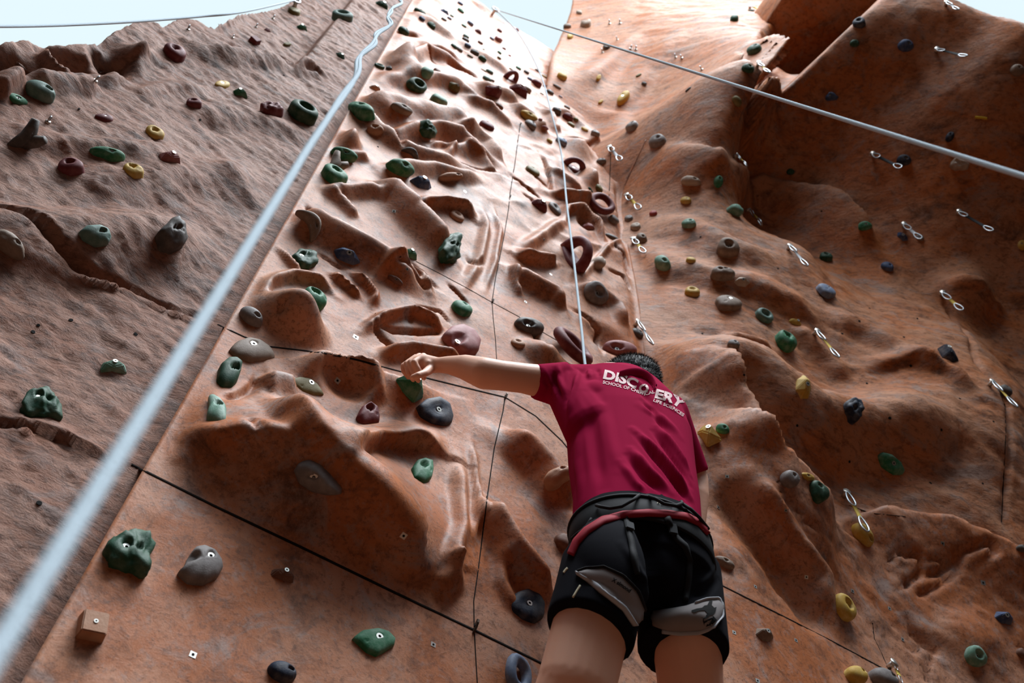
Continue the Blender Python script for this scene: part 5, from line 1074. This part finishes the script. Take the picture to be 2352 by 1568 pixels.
# ------------------------------------------------------------------ quickdraws
ALU = simple('carabiner metal', (0.42, 0.45, 0.48), 0.35, 0.85); SLY = simple('yellow sling', (0.5, 0.36, 0.08), 0.8); SLB = simple('black sling', (0.015, 0.015, 0.016), 0.8); SLG = simple('grey sling', (0.42, 0.44, 0.47), 0.8); RUST = simple('brown anchor plate', (0.08, 0.05, 0.035), 0.5, 0.6)
def biner(L_, w_, rad):
    pts = []
    for k in range(20):
        f = 2*math.pi*k/20; pts.append((w_*math.sin(f)*(1-0.25*math.cos(f)), 0, -L_/2-L_/2*-math.cos(f)*-1 if False else -L_/2+L_/2*math.cos(f)))
    return tube(pts, rad, 8, closed=True)
def quickdraw(px, py, qx, qy, label, mat=SLY, long=False):
    loc, n_, d_ = hit(px, py)
    if loc is None: print('no quickdraw', px, py); return
    s_ = loc+n_*0.03; r_ = Vector(ray(qx, qy)); c0 = Vector(CAM)      # lower end: the point of the sight line closest to plumb below
    dn = Vector((0, 0, -1)); w0 = s_-c0; b_ = dn.dot(r_); t = (w0.dot(r_)-b_*w0.dot(dn))/(1-b_*b_+1e-9); e_ = c0+r_*t
    if (e_-s_).length > 0.42 or (e_-s_).length < 0.05: e_ = s_+((e_-s_).normalized() if (e_-s_).length > 1e-4 else dn)*min(0.42, max(0.10, (e_-s_).length))
    l2 = WALL.ray_cast(c0, (e_-c0).normalized())
    if l2[0] is not None and l2[3] < (e_-c0).length+0.02: e_ = c0+(e_-c0).normalized()*(l2[3]-0.03)
    L_ = (e_-s_).length; zz = (s_-e_).normalized(); xx = zz.cross(n_).normalized(); yy = zz.cross(xx); Mq = Matrix((xx, yy, zz)).transposed().to_4x4(); Mq.translation = s_
    root = bpy.data.objects.new('quickdraw', None); sc.collection.objects.link(root); root.matrix_world = Mq
    bl = min(0.10, L_*0.40)
    def part(nm, V, Fc, m_, off=(0, 0, 0)):
        o = mesh(nm, [Vector(v)+Vector(off) for v in V], Fc, m_); o.parent = root; return o
    V, Fc = biner(bl, bl*0.17, bl*0.045); part('carabiner', V, Fc, ALU); part('carabiner', V, Fc, ALU, (0, 0, -L_+bl))
    sl = max(0.02, L_-2*bl+bl*0.2); bm_ = [(-.010, -.002, 0), (.010, -.002, 0), (.010, .002, 0), (-.010, .002, 0)]
    V = [(x, y, -bl*0.9-z*sl) for z in (0, .5, 1) for x, y, _ in bm_]; Fc = [(j*4+i, j*4+(i+1) % 4, (j+1)*4+(i+1) % 4, (j+1)*4+i) for j in range(2) for i in range(4)]+[(0, 1, 2, 3), (8, 11, 10, 9)]
    part('sling', V, Fc, mat)
    h_ = mesh('bolt_hanger', *join(tube([(0, 0, -0.035), (0, 0, 0.002)], 0.012, 8), tube([(0, 0, 0), (0.0, 0, 0.004)], 0.02, 8)), STEEL); h_.parent = root
    h_.matrix_local = Mq.inverted() @ (lambda q: q)(Matrix.Translation(s_) @ n_.to_track_quat('Z', 'Y').to_matrix().to_4x4())
    tag(root, label, 'quickdraw', 'quickdraws on the walls')
QD = [(1870, 768, 1925, 820, 'quickdraw above the yellow faceted hold on the right wall'), (1937, 1140, 1992, 1220, 'long quickdraw hanging over the yellow egg hold, lower right'), (1810, 573, 1853, 610, 'quickdraw right of the rounded taupe hold'), (1712, 483, 1750, 515, 'quickdraw right of the pale green oval hold'),
      (1684, 360, 1716, 380, 'quickdraw at the left tip of the dark overhang ledge'), (2075, 520, 2115, 548, 'quickdraw beside the blue hold on the overhang edge'), (2163, 678, 2210, 712, 'quickdraw on the bulge near the right edge'), (2272, 885, 2335, 934, 'quickdraw at the far right below the bulge'),
      (2150, 118, 2245, 135, 'bright quickdraw on a black sling under the big overhang'), (2005, 358, 2092, 396, 'black sling quickdraw beside the navy hold under the overhang'), (2200, 490, 2300, 542, 'dark quickdraw hanging in shade at the right edge'), (1458, 748, 1498, 790, 'quickdraw at the inside corner above the head'),
      (1455, 558, 1480, 580, 'quickdraw halfway up the inside corner'), (1444, 455, 1470, 480, 'small quickdraw on the corner beside the box shaped loop'), (1403, 345, 1426, 368, 'quickdraw where the inside corner meets the right wall'), (2040, 1532, 2072, 1568, 'quickdraw cut off by the bottom edge'),
      (1740, 152, 1765, 166, 'quickdraw on the lip of the dark slot'), (2172, 12, 2200, 22, 'quickdraw high in the top right corner'), (1722, 20, 1752, 26, 'tiny quickdraw on the slab above the dark slot')]
for i, (a_, b_, c_, d__, l_) in enumerate(QD): quickdraw(a_, b_, c_, d__, l_, SLB if i in (8, 9, 10) else (SLG if i % 3 == 2 else SLY))
def ringbolt(px, py, r_, label):
    loc, n_, d_ = hit(px, py)
    if loc is None: return
    r = r_*d_/F/2; Mx = n_.to_track_quat('Z', 'X').to_matrix().to_4x4(); Mx.translation = loc
    root = bpy.data.objects.new('ring_bolt', None); sc.collection.objects.link(root); root.matrix_world = Mx
    V, Fc = tube([(math.cos(2*math.pi*k/16)*r*.6, 0, r*.75+math.sin(2*math.pi*k/16)*r*.6) for k in range(16)], r*.16, 6, closed=True); mesh('ring', V, Fc, ALU).parent = root
    V, Fc = tube([(0, 0, -0.01), (0, 0, r*.2)], r*.5, 8); mesh('plate', V, Fc, STEEL).parent = root
    tag(root, label, 'wall anchor', 'ring bolts')
RB = [(110, 280, 22, 'ring bolt above the dark grey horn hold'), (218, 186, 22, 'ring bolt under the broken boulder top'), (432, 68, 16, 'ring bolt high on the left wall near the sagging rope'), (588, 62, 12, 'ring bolt in the recess left of the near rope'), (535, 86, 10, 'tiny ring bolt left of the recess'), (627, 42, 12, 'ring bolt beside the rope anchor on the left wall'),
      (1400, 55, 14, 'ring bolt high above the right rope, left one'), (1424, 54, 14, 'ring bolt high above the right rope, right one'), (1418, 92, 12, 'small ring bolt just above the right rope'), (1384, 121, 14, 'ring bolt crossed by the upper end of the right rope'), (1448, 112, 13, 'left ring of the pair touching the right rope'), (1460, 114, 13, 'right ring of the pair touching the right rope'), (1552, 132, 13, 'left ring of the pair above the rope'), (1566, 134, 13, 'right ring of the pair above the rope'), (1612, 160, 14, 'ring bolt where the rope crosses the overhang edge')]
for a_ in RB: ringbolt(*a_)
def plate(px, py, s_, ang, label):
    loc, n_, d_ = hit(px, py); fr = frame_at(px, py, ang); X_ = fr[3]; w_ = s_*d_/F
    pts = [(-.5, -.25), (-.15, -.5), (.15, -.35), (.5, .15), (.45, .4), (.1, .5), (-.25, .2)]
    V = [(x*w_*.45, z, y*w_) for z in (-.003, .003) for x, y in pts]; k = len(pts); Fc = [tuple(range(k))[::-1], tuple(range(k, 2*k))]+[(i, (i+1) % k, k+(i+1) % k, k+i) for i in range(k)]
    Yv = n_; Mx = Matrix((n_, X_.cross(n_).normalized(), X_)).transposed().to_4x4(); Mx.translation = loc+n_*w_*0.12
    o = mesh('anchor_plate', V, Fc, RUST, None, False); o.matrix_world = Mx; tag(o, label, 'wall anchor', 'anchor plates on the panel joints')
    V, Fc = tube([(0, -.0045, 0), (0, .0045, 0)], w_*.09, 10); mesh('bolt_hole', V, Fc, HEX, o)
for a_ in [(1090, 1441, 40, 75, 'brown anchor plate at the lowest joint crossing, left of the thigh'), (1161, 911, 22, 70, 'brown anchor plate just below the outstretched arm'), (1131, 692, 18, 65, 'brown anchor plate at the joint right of the green dome hold'), (1172, 451, 12, 65, 'small anchor plate left of the dark maroon block'), (1196, 284, 9, 60, 'tiny anchor plate left of the long yellow hold'), (2042, 1534, 24, 80, 'anchor plate at the joint near the bottom right')]: plate(*a_)
top = bpy.data.objects.new('top_anchor', None); sc.collection.objects.link(top); top.location = ztop
V, Fc = tube([Vector((math.cos(2*math.pi*k/16)*.035, .0, math.sin(2*math.pi*k/16)*.05)) for k in range(16)], .008, 8, closed=True); mesh('ring', V, Fc, ALU, top)
V, Fc = tube([(0, 0, .04), (0, .06, .08), (0, .20, .10)], .012, 8); mesh('shackle', V, Fc, STEEL, top)
tag(top, 'steel ring holding the climber rope at the top of the face', 'wall anchor')
tp = bpy.data.objects.new('top_anchor', None); sc.collection.objects.link(tp); tp.location = a_ if isinstance(a_, Vector) else r4[0]
V, Fc = tube([Vector((math.cos(2*math.pi*k/16)*.03, .0, math.sin(2*math.pi*k/16)*.045)) for k in range(16)], .008, 8, closed=True); mesh('ring', V, Fc, ALU, tp)
V, Fc = tube([(0, 0, .03), (0.02, .08, .02)], .014, 8); mesh('shackle', V, Fc, STEEL, tp)
tag(tp, 'steel ring holding the thin rope at the top of the left wall', 'wall anchor')

tape = strip('tape_strip', [(2239, 269), (2253, 270), (2267, 272)], 7, simple('yellow tape', (0.6, 0.4, 0.04), 0.7), None, lift=0.003)
tag(tape, 'short strip of yellow tape on the dark overhang under the right rope', 'tape')
